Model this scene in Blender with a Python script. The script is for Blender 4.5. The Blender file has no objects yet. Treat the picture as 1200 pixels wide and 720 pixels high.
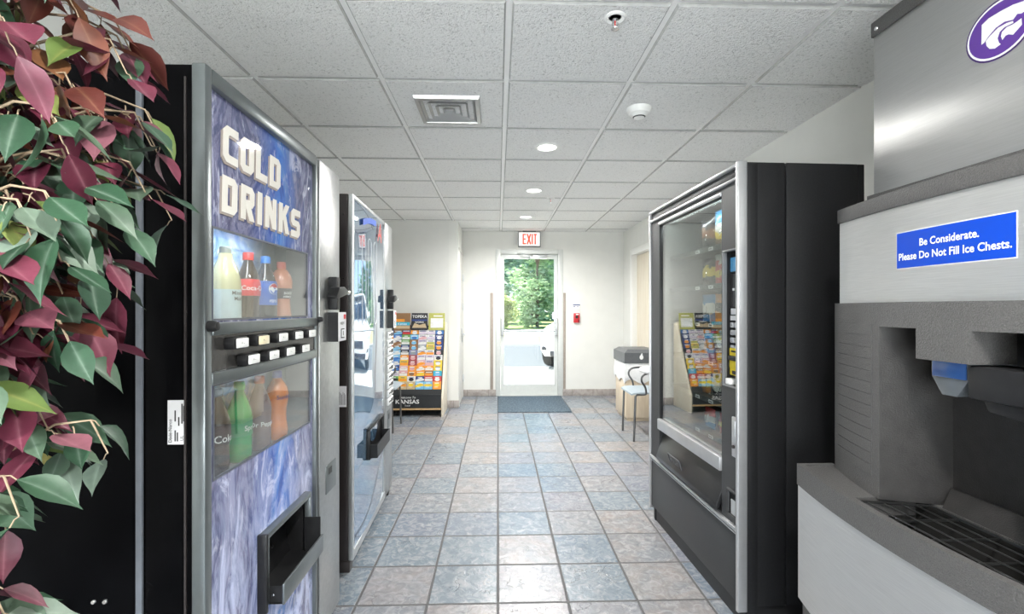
import bpy, bmesh, math, random
from mathutils import Vector, Matrix, noise as mnoise
PI = math.pi
R = math.radians
sc = bpy.context.scene
COL = sc.collection

# ------------------------------------------------------------------ camera, light, exposure
cam_d = bpy.data.cameras.new('camera')
cam = bpy.data.objects.new('camera', cam_d); COL.objects.link(cam)
cam.location = (0, 0, 1.276)
cam.rotation_euler = (R(90), 0, R(-1.71))
cam_d.sensor_width = 36.0; cam_d.lens = 36.0 * 553 / 1200
cam_d.shift_y = 1.5 / 1200
cam_d.clip_start = 0.02
sc.camera = cam
sc.view_settings.view_transform = 'Standard'
sc.view_settings.look = 'None'
sc.view_settings.gamma = 1.0
sc.view_settings.use_curve_mapping = False
sc.view_settings.exposure = 0.68
sc.cycles.use_denoising = True
sc.cycles.max_bounces = 10; sc.cycles.diffuse_bounces = 6; sc.cycles.glossy_bounces = 5
sc.cycles.transparent_max_bounces = 12; sc.cycles.transmission_bounces = 6
sc.cycles.sample_clamp_indirect = 6.0

world = bpy.data.worlds.new('sky'); sc.world = world; world.use_nodes = True
wn = world.node_tree; bg = wn.nodes['Background']
sky = wn.nodes.new('ShaderNodeTexSky'); sky.sky_type = 'HOSEK_WILKIE'
sky.turbidity = 4.0; sky.ground_albedo = 0.5
sky.sun_direction = Vector((-0.35, -0.12, 0.93)).normalized()
wn.links.new(sky.outputs[0], bg.inputs[0]); bg.inputs[1].default_value = 5.5

SUN_E = 13.5
LAMP_W = 25.0
FILL_W = 118.0
sl = bpy.data.lights.new('sun', 'SUN'); sl.energy = SUN_E; sl.angle = R(1.0); sl.color = (1, .96, .88)
so = bpy.data.objects.new('sun', sl); COL.objects.link(so)
so.rotation_euler = Vector((-0.35, -0.12, 0.93)).to_track_quat('Z', 'Y').to_euler()
# added fill lamp behind the camera, tilted up to brighten the ceiling
wl = bpy.data.lights.new('added_ceiling_fill', 'AREA'); wl.shape = 'RECTANGLE'; wl.size = 1.5; wl.size_y = 1.8
wl.energy = FILL_W; wl.color = (.95, .98, 1.0)
wlo = bpy.data.objects.new('added_ceiling_fill', wl); COL.objects.link(wlo)
wlo.location = (-.62, -2.25, 1.2)
wlo.rotation_euler = Vector((0, -.70, -.71)).to_track_quat('Z', 'Y').to_euler()

# ------------------------------------------------------------------ materials
MATS = {}
class NT:
    def __init__(s, name):
        s.m = bpy.data.materials.new(name); s.m.use_nodes = True
        s.t = s.m.node_tree; s.b = s.t.nodes['Principled BSDF']; s.out = s.t.nodes['Material Output']
    def n(s, typ, ins=None, **kw):
        nd = s.t.nodes.new(typ)
        for k, v in kw.items(): setattr(nd, k, v)
        for k, v in (ins or {}).items():
            if hasattr(v, 'is_output') or isinstance(v, bpy.types.NodeSocket): s.t.links.new(v, nd.inputs[k])
            else: nd.inputs[k].default_value = v
        return nd
    def math(s, op, a, b=0.0, c=None):
        ins = {0: a, 1: b}
        if c is not None: ins[2] = c
        return s.n('ShaderNodeMath', ins, operation=op).outputs[0]
    def link(s, a, b): s.t.links.new(a, b)
    def ramp(s, fac, stops, interp='LINEAR'):
        r = s.n('ShaderNodeValToRGB', {0: fac}); e = r.color_ramp; e.interpolation = interp
        while len(e.elements) < len(stops): e.elements.new(0.5)
        for el, (p, c) in zip(e.elements, stops):
            el.position = p; el.color = (*c, 1) if len(c) == 3 else c
        return r.outputs[0]
    def mix(s, f, a, b, typ='MIX'):
        nd = s.n('ShaderNodeMix', data_type='RGBA', blend_type=typ)
        for k, v in ((0, f), (6, a), (7, b)):
            if isinstance(v, bpy.types.NodeSocket): s.t.links.new(v, nd.inputs[k])
            else: nd.inputs[k].default_value = (*v, 1) if isinstance(v, tuple) and len(v) == 3 else v
        return nd.outputs[2]
    def obj(s): return s.n('ShaderNodeTexCoord').outputs['Object']
    def noise(s, scale, detail=3, vec=None, dist=0.0, rough=.5):
        nd = s.n('ShaderNodeTexNoise', {'Scale': scale, 'Detail': detail, 'Distortion': dist, 'Roughness': rough})
        s.link(vec if vec is not None else s.obj(), nd.inputs['Vector']); return nd.outputs[0]
    def bump(s, h, strength, dist=.002):
        b = s.n('ShaderNodeBump', {'Height': h, 'Strength': strength, 'Distance': dist})
        s.link(b.outputs[0], s.b.inputs['Normal'])

def mat(name, color, rough=.5, metal=0.0, coat=0.0, spec=.5, var=.06, vs=30.0, bump=None, ior=None, emit=None, trans=0.0, sheen=0.0):
    if name in MATS: return MATS[name]
    t = NT(name); b = t.b
    if var:
        f = t.noise(vs, 3)
        lo = tuple(max(0, c * (1 - var)) for c in color); hi = tuple(min(1, c * (1 + var)) for c in color)
        t.link(t.ramp(f, [(.3, lo), (.7, hi)]), b.inputs['Base Color'])
    else: b.inputs['Base Color'].default_value = (*color, 1)
    b.inputs['Specular IOR Level'].default_value = spec
    b.inputs['Roughness'].default_value = rough; b.inputs['Metallic'].default_value = metal
    b.inputs['Coat Weight'].default_value = coat; b.inputs['Coat Roughness'].default_value = .04
    b.inputs['Transmission Weight'].default_value = trans
    if ior: b.inputs['IOR'].default_value = ior
    if emit:
        b.inputs['Emission Color'].default_value = (*emit[0], 1); b.inputs['Emission Strength'].default_value = emit[1]
    if bump: t.bump(t.noise(bump[0], 2), bump[1], bump[2] if len(bump) > 2 else .001)
    MATS[name] = t.m; return t.m

def glass_mat(name, tint=(.97, .99, .98), ior=1.5, rough=0.0, boost=1.0):
    if name in MATS: return MATS[name]
    t = NT(name); t.t.nodes.remove(t.b)
    bf_ = t.n('ShaderNodeNewGeometry').outputs['Backfacing']
    io = t.math('ADD', ior, t.math('MULTIPLY', bf_, 1.0 / ior - ior))
    fr = t.n('ShaderNodeFresnel', {'IOR': io}).outputs[0]
    f = t.math('MINIMUM', t.math('MULTIPLY', fr, boost), 1.0)
    tr = t.n('ShaderNodeBsdfTransparent', {0: (*tint, 1)}); gl = t.n('ShaderNodeBsdfGlossy', {'Color': (1, 1, 1, 1), 'Roughness': rough})
    mx = t.n('ShaderNodeMixShader', {0: f}); t.link(tr.outputs[0], mx.inputs[1]); t.link(gl.outputs[0], mx.inputs[2])
    t.link(mx.outputs[0], t.out.inputs[0]); MATS[name] = t.m; return t.m

# ------------------------------------------------------------------ mesh builder
_TXT = {}
def text_mesh(s, extrude=0.0, offset=0.0, align='LEFT', shear=0.0, space=1.0):
    k = (s, extrude, offset, align, shear, space)
    if k in _TXT: return _TXT[k]
    cu = bpy.data.curves.new('t', 'FONT'); cu.body = s; cu.size = 1.0; cu.extrude = extrude; cu.offset = offset
    cu.align_x = align; cu.shear = shear; cu.space_character = space; cu.resolution_u = 3
    o = bpy.data.objects.new('t', cu); COL.objects.link(o)
    dg = bpy.context.evaluated_depsgraph_get(); ev = o.evaluated_get(dg); me = ev.to_mesh()
    vs = [v.co.copy() for v in me.vertices]; fs = [tuple(p.vertices) for p in me.polygons]
    ev.to_mesh_clear(); bpy.data.objects.remove(o); bpy.data.curves.remove(cu)
    _TXT[k] = (vs, fs); return _TXT[k]

def FRONT(x, y, z): return Matrix.Translation((x, y, z)) @ Matrix.Rotation(R(90), 4, 'X')

class MB:
    def __init__(s, *mats):
        s.bm = bmesh.new(); s.mats = []; s.cur = 0
        for m in mats: s.use(m)
        s.cur = 0
    def use(s, m):
        if m not in s.mats: s.mats.append(m)
        s.cur = s.mats.index(m); return s
    def _fin(s, faces):
        for f in faces: f.material_index = s.cur; f.smooth = True
    def raw(s, verts, faces, M=None):
        vs = [s.bm.verts.new(M @ Vector(v) if M else v) for v in verts]; out = []
        for f in faces:
            try: out.append(s.bm.faces.new([vs[i] for i in f]))
            except ValueError: pass
        s._fin(out); return vs, out
    def box(s, x0, x1, y0, y1, z0, z1, bev=0.0, seg=2, M=None):
        if x0 > x1: x0, x1 = x1, x0
        if y0 > y1: y0, y1 = y1, y0
        if z0 > z1: z0, z1 = z1, z0
        v = [(x, y, z) for x in (x0, x1) for y in (y0, y1) for z in (z0, z1)]
        f = [(0, 1, 3, 2), (4, 6, 7, 5), (0, 4, 5, 1), (2, 3, 7, 6), (0, 2, 6, 4), (1, 5, 7, 3)]
        vs, fs = s.raw(v, f, M)
        if bev > 0: s._bev(vs, fs, bev, seg)
        return s
    def _bev(s, vs, fs, bev, seg):
        es = list({e for f in fs for e in f.edges})
        r = bmesh.ops.bevel(s.bm, geom=es, offset=bev, segments=seg, affect='EDGES', profile=.5, clamp_overlap=True)
        s._fin(r['faces'])
    def prism(s, poly, a0, a1, axis='y', bev=0.0, seg=2, M=None):
        # poly in the plane across axis: axis y -> (x,z), x -> (y,z), z -> (x,y)
        def P(p, a): return {'y': (p[0], a, p[1]), 'x': (a, p[0], p[1]), 'z': (p[0], p[1], a)}[axis]
        n = len(poly); v = [P(p, a0) for p in poly] + [P(p, a1) for p in poly]
        f = [tuple(range(n)), tuple(range(2 * n - 1, n - 1, -1))] + [(i, (i + 1) % n, n + (i + 1) % n, n + i) for i in range(n)]
        vs, fs = s.raw(v, f, M)
        bmesh.ops.recalc_face_normals(s.bm, faces=fs)
        if bev > 0: s._bev(vs, fs, bev, seg)
        return s
    def lathe(s, prof, c=(0, 0, 0), n=24, M=None, axis='z'):
        vs = []; fs = []
        for r, z in prof:
            for i in range(n):
                a = 2 * PI * i / n; p = (r * math.cos(a), r * math.sin(a), z)
                if axis == 'y': p = (p[0], p[2], p[1])
                if axis == 'x': p = (p[2], p[0], p[1])
                vs.append((c[0] + p[0], c[1] + p[1], c[2] + p[2]))
        m = len(prof)
        for j in range(m - 1):
            for i in range(n):
                fs.append((j * n + i, j * n + (i + 1) % n, (j + 1) * n + (i + 1) % n, (j + 1) * n + i))
        if prof[0][0] > 1e-5: fs.append(tuple(range(n - 1, -1, -1)))
        if prof[-1][0] > 1e-5: fs.append(tuple((m - 1) * n + i for i in range(n)))
        v, f = s.raw(vs, fs, M)
        bmesh.ops.remove_doubles(s.bm, verts=[x for x in v if x.is_valid], dist=1e-5)
        f = [x for x in f if x.is_valid]
        bmesh.ops.recalc_face_normals(s.bm, faces=f)
        return s
    def cyl(s, p0, p1, r, n=16, r2=None, M=None):
        return s.tube([p0, p1], [r, r if r2 is None else r2], n, M)
    def tube(s, pts, r, n=8, M=None, closed=False):
        pts = [Vector(p) for p in pts]; k = len(pts)
        rs = r if isinstance(r, (list, tuple)) else [r] * k
        up = None; vs = []; fs = []
        for i, p in enumerate(pts):
            if closed: d = (pts[(i + 1) % k] - pts[i - 1]).normalized()
            else: d = (pts[min(i + 1, k - 1)] - pts[max(i - 1, 0)]).normalized()
            if up is None:
                up = Vector((0, 0, 1)) if abs(d.z) < .9 else Vector((1, 0, 0))
            x = d.cross(up)
            if x.length < 1e-6: x = d.cross(Vector((0, 1, 0)))
            x.normalize(); y = x.cross(d).normalized(); up = y
            for j in range(n):
                a = 2 * PI * j / n; vs.append(p + (x * math.cos(a) + y * math.sin(a)) * rs[i])
        m = k if closed else k - 1
        for i in range(m):
            for j in range(n):
                a, b = i * n, ((i + 1) % k) * n
                fs.append((a + j, a + (j + 1) % n, b + (j + 1) % n, b + j))
        if not closed: fs += [tuple(range(n - 1, -1, -1)), tuple((k - 1) * n + j for j in range(n))]
        v, f = s.raw(vs, fs, M); bmesh.ops.recalc_face_normals(s.bm, faces=f); return s
    def txt(s, t, M, size, extrude=0.0, offset=0.0, align='LEFT', sx=1.0, shear=0.0, space=1.0, fn=None):
        vs, fs = text_mesh(t, extrude / size if size else 0, offset, align, shear, space)
        out = []
        for v in vs:
            p = Vector((v.x * size * sx, v.y * size, v.z * size))
            p = fn(p) if fn else M @ p
            out.append(p)
        s.raw(out, fs); return s
    def frame(s, x0, x1, z0, z1, w, y0, y1, bev=0.0):   # picture-frame of four bars facing y
        s.box(x0, x1, y0, y1, z1 - w, z1, bev); s.box(x0, x1, y0, y1, z0, z0 + w, bev)
        s.box(x0, x0 + w, y0, y1, z0 + w, z1 - w, bev); s.box(x1 - w, x1, y0, y1, z0 + w, z1 - w, bev); return s
    def holed(s, x0, x1, z0, z1, holes, y0, y1):        # a slab with rectangular holes
        xs = sorted({x0, x1, *[h[0] for h in holes], *[h[1] for h in holes]})
        zs = sorted({z0, z1, *[h[2] for h in holes], *[h[3] for h in holes]})
        for i in range(len(xs) - 1):
            for j in range(len(zs) - 1):
                cx, cz = (xs[i] + xs[i + 1]) / 2, (zs[j] + zs[j + 1]) / 2
                if any(h[0] < cx < h[1] and h[2] < cz < h[3] for h in holes): continue
                s.box(xs[i], xs[i + 1], y0, y1, zs[j], zs[j + 1])
        return s
    def build(s, name, parent=None, ang=35, kind=None):
        me = bpy.data.meshes.new(name); s.bm.to_mesh(me); s.bm.free()
        for m in s.mats: me.materials.append(m)
        try: me.set_sharp_from_angle(angle=R(ang))
        except Exception: pass
        o = bpy.data.objects.new(name, me); COL.objects.link(o)
        if parent is not None: o.parent = parent
        if kind: o['kind'] = kind
        return o

def tag(o, label, cat, group=None):
    o['label'] = label; o['category'] = cat
    if group: o['group'] = group
    return o
def thing(name, label, cat, loc=(0, 0, 0), rz=0.0, group=None):
    o = bpy.data.objects.new(name, None); COL.objects.link(o); o.empty_display_size = .1
    o.location = loc; o.rotation_euler = (0, 0, rz); return tag(o, label, cat, group)
def struct(mb, name, parent=None): return mb.build(name, parent, kind='structure')
def dup(root, loc, rz, label, group=None):
    r = root.copy(); COL.objects.link(r); r.location = loc; r.rotation_euler = (0, 0, rz); r['label'] = label
    if group: r['group'] = group
    for ch in list(root.children):
        c = ch.copy(); COL.objects.link(c); c.parent = r
        for g in ch.children:
            d = g.copy(); COL.objects.link(d); d.parent = c
    return r

# common materials
white_paint = mat('white_wall_paint', (.74, .74, .71), .7, var=.02, vs=6, bump=(250, .15, .001))
grey_paint = mat('grey_wall_paint', (.71, .71, .685), .7, var=.02, vs=6, bump=(250, .15, .001))
black_metal = mat('black_enamel', (.0025, .0025, .003), .22, spec=.03, var=.3, vs=8, bump=(400, .03))
black_plastic = mat('black_plastic', (.014, .014, .015), .4, spec=.35, var=.2)
dark_bronze = mat('dark_bronze_metal', (.045, .038, .038), .35, .4)
steel = mat('satin_steel', (.62, .64, .65), .32, .9, var=.06, vs=12)
chrome = mat('chrome', (.8, .8, .8), .12, 1.0, var=.02)
alum = mat('anodised_aluminium', (.60, .62, .63), .35, .75, var=.04)
white_plastic = mat('white_plastic', (.82, .82, .80), .4, var=.02)
paper_white = mat('white_paper', (.85, .85, .85), .6, var=.02)
ink_black = mat('black_ink', (.02, .02, .02), .6, var=.1)
glass = glass_mat('clear_glass')

def floor_material():
    t = NT('slate_look_floor_tile'); co = t.obj()
    sp = t.n('ShaderNodeSeparateXYZ', {0: co}); T = .305
    u = t.math('DIVIDE', sp.outputs[0], T); v = t.math('DIVIDE', t.math('SUBTRACT', sp.outputs[1], .211), T)
    wob = t.math('MULTIPLY', t.math('SUBTRACT', t.noise(60, 2, co), .5), .012)
    fu = t.math('FRACT', t.math('ADD', u, wob)); fv = t.math('FRACT', t.math('ADD', v, wob))
    du = t.math('MINIMUM', fu, t.math('SUBTRACT', 1, fu)); dv = t.math('MINIMUM', fv, t.math('SUBTRACT', 1, fv))
    ed = t.math('MINIMUM', du, dv)
    g = t.n('ShaderNodeMapRange', {0: ed, 1: .015, 2: .023}).outputs[0]
    cell = t.n('ShaderNodeCombineXYZ', {0: t.math('FLOOR', u), 1: t.math('FLOOR', v)}).outputs[0]
    wn_ = t.n('ShaderNodeTexWhiteNoise', noise_dimensions='3D'); t.link(cell, wn_.inputs[0])
    off = t.n('ShaderNodeVectorMath', {0: co, 1: wn_.outputs[1]}, operation='ADD').outputs[0]
    tilec = t.ramp(wn_.outputs[0], [(0, (.125, .165, .205)), (.3, (.165, .20, .235)), (.5, (.21, .205, .22)), (.68, (.275, .235, .215)), (.82, (.19, .19, .235)), (1, (.135, .178, .225))])
    n1 = t.noise(7, 5, off, .8, .6); n2 = t.noise(22, 6, off, 1.2, .65)
    c = t.mix(t.ramp(n1, [(.35, (0, 0, 0)), (.65, (1, 1, 1))]), tilec, (.165, .20, .235))
    c = t.mix(.45, c, tilec)
    c = t.mix(t.ramp(n2, [(.45, (0, 0, 0)), (.72, (.75, .75, .75))]), c, (.40, .395, .39))
    c = t.mix(t.ramp(n2, [(.22, (.75, .75, .75)), (.42, (0, 0, 0))]), c, (.10, .112, .125))
    groutc = t.mix(t.noise(90, 2, co), (.05, .049, .052), (.092, .09, .09))
    cr = t.n('ShaderNodeTexVoronoi', {'Scale': 5.5}, feature='DISTANCE_TO_EDGE'); wv = t.n('ShaderNodeVectorMath', {0: off, 1: t.n('ShaderNodeVectorMath', {0: t.n('ShaderNodeTexNoise', {'Vector': off, 'Scale': 9.0, 'Detail': 4.0}).outputs[1], 3: .35}, operation='SCALE').outputs[0]}, operation='ADD').outputs[0]; t.link(wv, cr.inputs['Vector'])
    crack = t.math('MULTIPLY', t.ramp(cr.outputs[0], [(.0, (1, 1, 1)), (.022, (0, 0, 0))]), t.ramp(t.noise(6, 2, off), [(.50, (0, 0, 0)), (.62, (1, 1, 1))]))
    c = t.mix(t.math('MULTIPLY', crack, .55), c, (.06, .062, .066))
    c = t.mix(g, groutc, c); t.link(c, t.b.inputs['Base Color'])
    t.link(t.n('ShaderNodeMapRange', {0: g, 3: .75, 4: .27}).outputs[0], t.b.inputs['Roughness'])
    h = t.math('ADD', t.math('SUBTRACT', t.math('MULTIPLY', g, 1.0), t.math('MULTIPLY', crack, .5)), t.math('MULTIPLY', n2, .8))
    t.b.inputs['IOR'].default_value = 1.75
    t.bump(h, .5, .005); return t.m

def ceiling_material():
    t = NT('textured_ceiling_tile'); co = t.obj()
    n1 = t.noise(78, 4, co, .5, .65); n2 = t.noise(190, 2, co)
    t.link(t.ramp(n1, [(.33, (.62, .62, .61)), (.43, (.92, .92, .91)), (1, (.95, .95, .94))]), t.b.inputs['Base Color'])
    t.b.inputs['Roughness'].default_value = .9
    t.bump(t.math('ADD', n1, t.math('MULTIPLY', n2, .3)), 1.0, .018); return t.m

# ------------------------------------------------------------------ the room
ZB = 2.394
XL, XR, YF, YN, ZC = -1.66, 1.84, 6.86, -2.0, 2.405
ALC_X, ALC_Y = -.51, 6.07
floor = struct(MB(floor_material()).box(XL - .1, XR + .1, YN - .1, YF + .04, -.05, 0), 'floor')

mb = MB(white_paint)
DX0, DX1, DZ = -.006, .921, 2.115
mb.box(ALC_X - .1, DX0, YF, YF + .14, 0, ZC + .2); mb.box(DX1, XR + .12, YF, YF + .14, 0, ZC + .2); mb.box(DX0, DX1, YF, YF + .14, DZ, ZC + .2)
wall_far = struct(mb, 'wall_far')
mb = MB(white_paint)
RY0, RY1, RZ = 5.5, 6.42, 2.03
mb.box(XR, XR + .12, YN, RY0, 0, ZC + .2); mb.box(XR, XR + .12, RY1, YF + .14, 0, ZC + .2); mb.box(XR, XR + .12, RY0, RY1, RZ, ZC + .2)
struct(mb, 'wall_right')
struct(MB(white_paint).box(XL - .12, XL, YN, ALC_Y + .12, 0, ZC + .2), 'wall_left')
struct(MB(grey_paint).box(XL - .12, ALC_X - .004, ALC_Y, ALC_Y + .12, 0, ZC + .2), 'wall_rear')
mb = MB(white_paint)
mb.box(ALC_X - .12, ALC_X, ALC_Y - .002, 6.15, 0, ZC + .2); mb.box(ALC_X - .12, ALC_X, 6.15, 6.84, 2.05, ZC + .2); mb.box(ALC_X - .12, ALC_X, 6.82, YF, 0, ZC + .2)
struct(mb, 'wall_alcove')
mb = MB(white_paint)
WX0, WX1, WZ0, WZ1 = -1.42, .18, .25, 2.15
mb.holed(XL - .12, XR + .12, 0, ZC + .2, [(WX0, WX1, WZ0, WZ1)], YN - .12, YN)
struct(mb, 'wall_near')
mb = MB(alum).frame(WX0, WX1, WZ0, WZ1, .05, YN - .09, YN - .03); mb.box(-.65, -.60, YN - .09, YN - .03, WZ0, WZ1)
w1 = struct(mb, 'added_window_1')  # unseen window, added as an opening for the fill lamp
MB(glass).box(WX0 + .05, WX1 - .05, YN - .062, YN - .058, WZ0 + .05, WZ1 - .05).build('added_window_pane', w1)

# baseboards of stone-look tile
def base_material():
    t = NT('stone_tile_baseboard'); co = t.obj(); sp = t.n('ShaderNodeSeparateXYZ', {0: co})
    s_ = t.math('ADD', sp.outputs[0], sp.outputs[1])
    f = t.math('FRACT', t.math('DIVIDE', s_, .305)); ed = t.math('MINIMUM', f, t.math('SUBTRACT', 1, f))
    g = t.n('ShaderNodeMapRange', {0: ed, 1: .008, 2: .014}).outputs[0]
    n1 = t.noise(14, 5, co, .8)
    c = t.ramp(n1, [(.3, (.26, .23, .21)), (.55, (.38, .34, .32)), (.8, (.46, .43, .41))])
    t.link(t.mix(g, (.2, .18, .17), c), t.b.inputs['Base Color']); t.b.inputs['Roughness'].default_value = .4; return t.m
BM = base_material()
BH = .096
mb = MB(BM); mb.box(ALC_X, DX0 - .02, YF - .012, YF, 0, BH, .003); mb.box(DX1 + .02, XR, YF - .012, YF, 0, BH, .003); struct(mb, 'baseboard_far')
mb = MB(BM); mb.box(XR - .012, XR, -.2, RY0 - .06, 0, BH, .003); mb.box(XR - .012, XR, RY1 + .06, YF - .012, 0, BH, .003); struct(mb, 'baseboard_right')
mb = MB(BM); mb.box(XL, ALC_X + .012, ALC_Y - .012, ALC_Y, 0, BH, .003); struct(mb, 'baseboard_rear')
struct(MB(BM).box(XL, XL + .012, -.2, ALC_Y - .012, 0, BH, .003), 'baseboard_left')

# ceiling: lay-in tiles hanging a little below a white grid
CT = ceiling_material(); grid_m = mat('white_grid_metal', (.86, .86, .85), .45, var=.02)
TS = .6115; CX0, CY0 = .042, 1.712
shade_edge = mat('painted_shade_tile_edge', (.46, .46, .45), .95, spec=.1, var=.1)  # grey on the tile sides paints in the shadow of the grid gaps
mb = MB(CT)
g = .0125
for i in range(-4, 4):
    for j in range(-10, 10):
        x0, x1 = CX0 + i * TS, CX0 + (i + 1) * TS; y0, y1 = CY0 + j * TS, CY0 + (j + 1) * TS
        x0, x1, y0, y1 = max(x0, XL - .05), min(x1, XR + .05), max(y0, YN - .05), min(y1, YF + .05)
        if x1 - x0 < .06 or y1 - y0 < .06: continue
        zt, zb = ZC + .03, ZB; e = .006
        a = [(x0 + g, y0 + g), (x1 - g, y0 + g), (x1 - g, y1 - g), (x0 + g, y1 - g)]
        b = [(x0 + g + e, y0 + g + e), (x1 - g - e, y0 + g + e), (x1 - g - e, y1 - g - e), (x0 + g + e, y1 - g - e)]
        vs = [(x, y, zt) for x, y in a] + [(x, y, zb + e) for x, y in a] + [(x, y, zb) for x, y in b]
        fs = [(8, 11, 10, 9)]
        for k in range(4):
            l = (k + 1) % 4; fs += [(k, l, 4 + l, 4 + k), (4 + k, 4 + l, 8 + l, 8 + k)]
        mb.use(CT).raw(vs, fs[:1]); mb.use(shade_edge).raw(vs, fs[1:])
bmesh.ops.remove_doubles(mb.bm, verts=mb.bm.verts[:], dist=1e-5)
bmesh.ops.recalc_face_normals(mb.bm, faces=mb.bm.faces[:])
mb.use(CT).box(XL - .12, XR + .12, YN - .12, YF + .14, ZC + .06, ZC + .2)
ceil = struct(mb, 'ceiling')
mb = MB(grid_m)
for i in range(-3, 4):
    x = CX0 + i * TS
    if XL < x < XR: mb.box(x - .0122, x + .0122, YN, YF, ZC, ZC + .06)
for j in range(-9, 9):
    y = CY0 + j * TS
    if YN < y < YF: mb.box(XL, XR, y - .0122, y + .0122, ZC + .0005, ZC + .0585)
mb.box(XL, XR, YF - .02, YF, ZC - .004, ZC + .02); mb.box(XR - .02, XR, YN, YF, ZC - .004, ZC + .02); mb.box(XL, XL + .02, YN, ALC_Y, ZC - .004, ZC + .02)
mb.box(XL, ALC_X, ALC_Y - .02, ALC_Y, ZC - .004, ZC + .02)
struct(mb, 'trim_1')

# doors
door_m = mat('pale_grey_door_metal', (.66, .68, .66), .4, .15, var=.03)
mb = MB(door_m)
mb.box(DX0 - .03, DX0 + .045, YF - .012, YF + .12, 0, DZ + .02, .004); mb.box(DX1 - .045, DX1 + .03, YF - .012, YF + .12, 0, DZ + .02, .004)
mb.box(DX0 + .045, DX1 - .045, YF - .0115, YF + .12, DZ - .05, DZ + .0195, .003)
mb.box(DX0 + .046, DX1 - .046, YF, YF + .13, 0, .012)
d1 = struct(mb, 'door_1')
LX0, LX1, LY0, LY1 = DX0 + .047, DX1 - .047, YF + .03, YF + .075
mb = MB(door_m)
GX0, GX1, GZ0, GZ1 = LX0 + .05, LX1 - .05, .16, 2.0
mb.holed(LX0, LX1, .015, DZ - .052, [(GX0, GX1, GZ0, GZ1)], LY0, LY1)
leaf = mb.build('door_leaf', d1, kind='structure')
MB(glass).box(GX0, GX1, LY0 + .02, LY0 + .026, GZ0, GZ1).build('glass_pane', leaf)
mb = MB(alum)
mb.cyl((LX0 + .02, LY0 - .06, .95), (LX1 - .02, LY0 - .06, .95), .014, 12)
mb.build('push_bar', leaf)
for x in (LX0 + .022, LX1 - .022):
    MB(alum).box(x - .02, x + .02, LY0 - .075, LY0, .88, 1.13, .012, 3).build('handle', leaf)
mb = MB(alum); mb.box(.46, .72, LY0 - .06, LY0 - .001, 2.0, 2.05, .008); mb.tube([(.52, LY0 - .05, 2.03), (.36, LY0 - .12, 2.06), (.28, LY0 - .03, 2.075)], .009, 8)
mb.build('door_closer', leaf)
# door 2: flat door in the alcove return wall, hinges showing
mb = MB(mat('grey_door_paint', (.62, .61, .58), .5, var=.03)); mb.box(ALC_X - .06, ALC_X + .004, 6.18, 6.80, .01, 2.03); 
mb.box(ALC_X - .1, ALC_X + .012, 6.13, 6.18, 0, 2.07, .003); mb.box(ALC_X - .1, ALC_X + .012, 6.80, 6.84, 0, 2.07, .003); mb.box(ALC_X - .1, ALC_X + .012, 6.13, 6.84, 2.03, 2.07, .003)
d2 = struct(mb, 'door_2')
for z in (.28, 1.30, 1.71):
    MB(alum).box(ALC_X + .004, ALC_X + .022, 6.74, 6.82, z - .05, z + .05, .004).build('hinge', d2)
mb = MB(alum); mb.box(ALC_X + .004, ALC_X + .016, 6.62, 6.68, .80, 1.0, .004); mb.box(ALC_X + .012, ALC_X + .05, 6.56, 6.68, .9, .925, .006); mb.build('door_handle', d2)
# door 3: pale wood door in the right wall
mb = MB(white_plastic)
for a, b in ((RY0 - .05, RY0 + .03), (RY1 - .03, RY1 + .05)): mb.box(XR - .016, XR + .12, a, b, 0, RZ + .05, .004)
mb.box(XR - .0155, XR + .12, RY0 + .03, RY1 - .03, RZ - .03, RZ + .0495, .003)
d3 = struct(mb, 'door_3')
def wood(name, c1, c2, sc_=(1, 1, .08), rough=.45):
    t = NT(name); mp = t.n('ShaderNodeMapping'); t.link(t.obj(), mp.inputs[0]); mp.inputs['Scale'].default_value = sc_
    f = t.noise(28, 5, mp.outputs[0], 1.0)
    t.link(t.ramp(f, [(.3, c1), (.7, c2)]), t.b.inputs['Base Color']); t.b.inputs['Roughness'].default_value = rough; return t.m
MAPLE = wood('maple_veneer', (.62, .50, .36), (.74, .63, .48))
PALEWOOD = wood('pale_birch', (.66, .58, .46), (.76, .70, .58))
MB(PALEWOOD).box(XR + .06, XR + .1, RY0 + .03, RY1 - .03, .01, RZ - .035).build('door_leaf', d3, kind='structure')
# wall edge guards beside the glass door
guard = mat('taupe_corner_guard', (.36, .31, .27), .5)
struct(MB(guard).box(DX0 - .105, DX0 - .062, YF - .012, YF, BH, 1.5, .004), 'trim_2')
struct(MB(guard).box(DX1 + .03, DX1 + .066, YF - .012, YF, BH, 1.5, .004), 'trim_3')

# ------------------------------------------------------------------ outside
concrete = mat('sunlit_concrete', (.55, .54, .51), .85, var=.06, vs=3, bump=(80, .2))
struct(MB(concrete).box(-14, 16, YF + .04, 10.3, -.06, -.005), 'sidewalk')
struct(MB(concrete).box(-14, 16, -12, YN - .13, -.08, -.02), 'entry_apron')
struct(MB(mat('asphalt', (.10, .11, .12), .9, var=.15, vs=40, bump=(300, .3))).box(-40, 45, 10.3, 16.2, -.12, -.03), 'parking_lot')
def grass_material():
    t = NT('dry_lawn'); n1 = t.noise(1.2, 4); n2 = t.noise(40, 3)
    c = t.mix(n2, t.ramp(n1, [(.35, (.16, .17, .06)), (.65, (.30, .26, .12))]), (.34, .31, .17))
    t.link(c, t.b.inputs['Base Color']); t.b.inputs['Roughness'].default_value = .9; t.bump(n2, .5, .02); return t.m
mb = MB(grass_material()); mb.box(-60, 70, 16.35, 24.5, -.1, .03); struct(mb, 'lawn')
struct(MB(concrete).box(-60, 70, 16.2, 16.35, -.12, .06), 'curb')
struct(MB(mat('far_road', (.24, .25, .25), .9, var=.08, vs=20)).box(-60, 70, 24.5, 28.5, -.1, .0), 'road')
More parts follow.
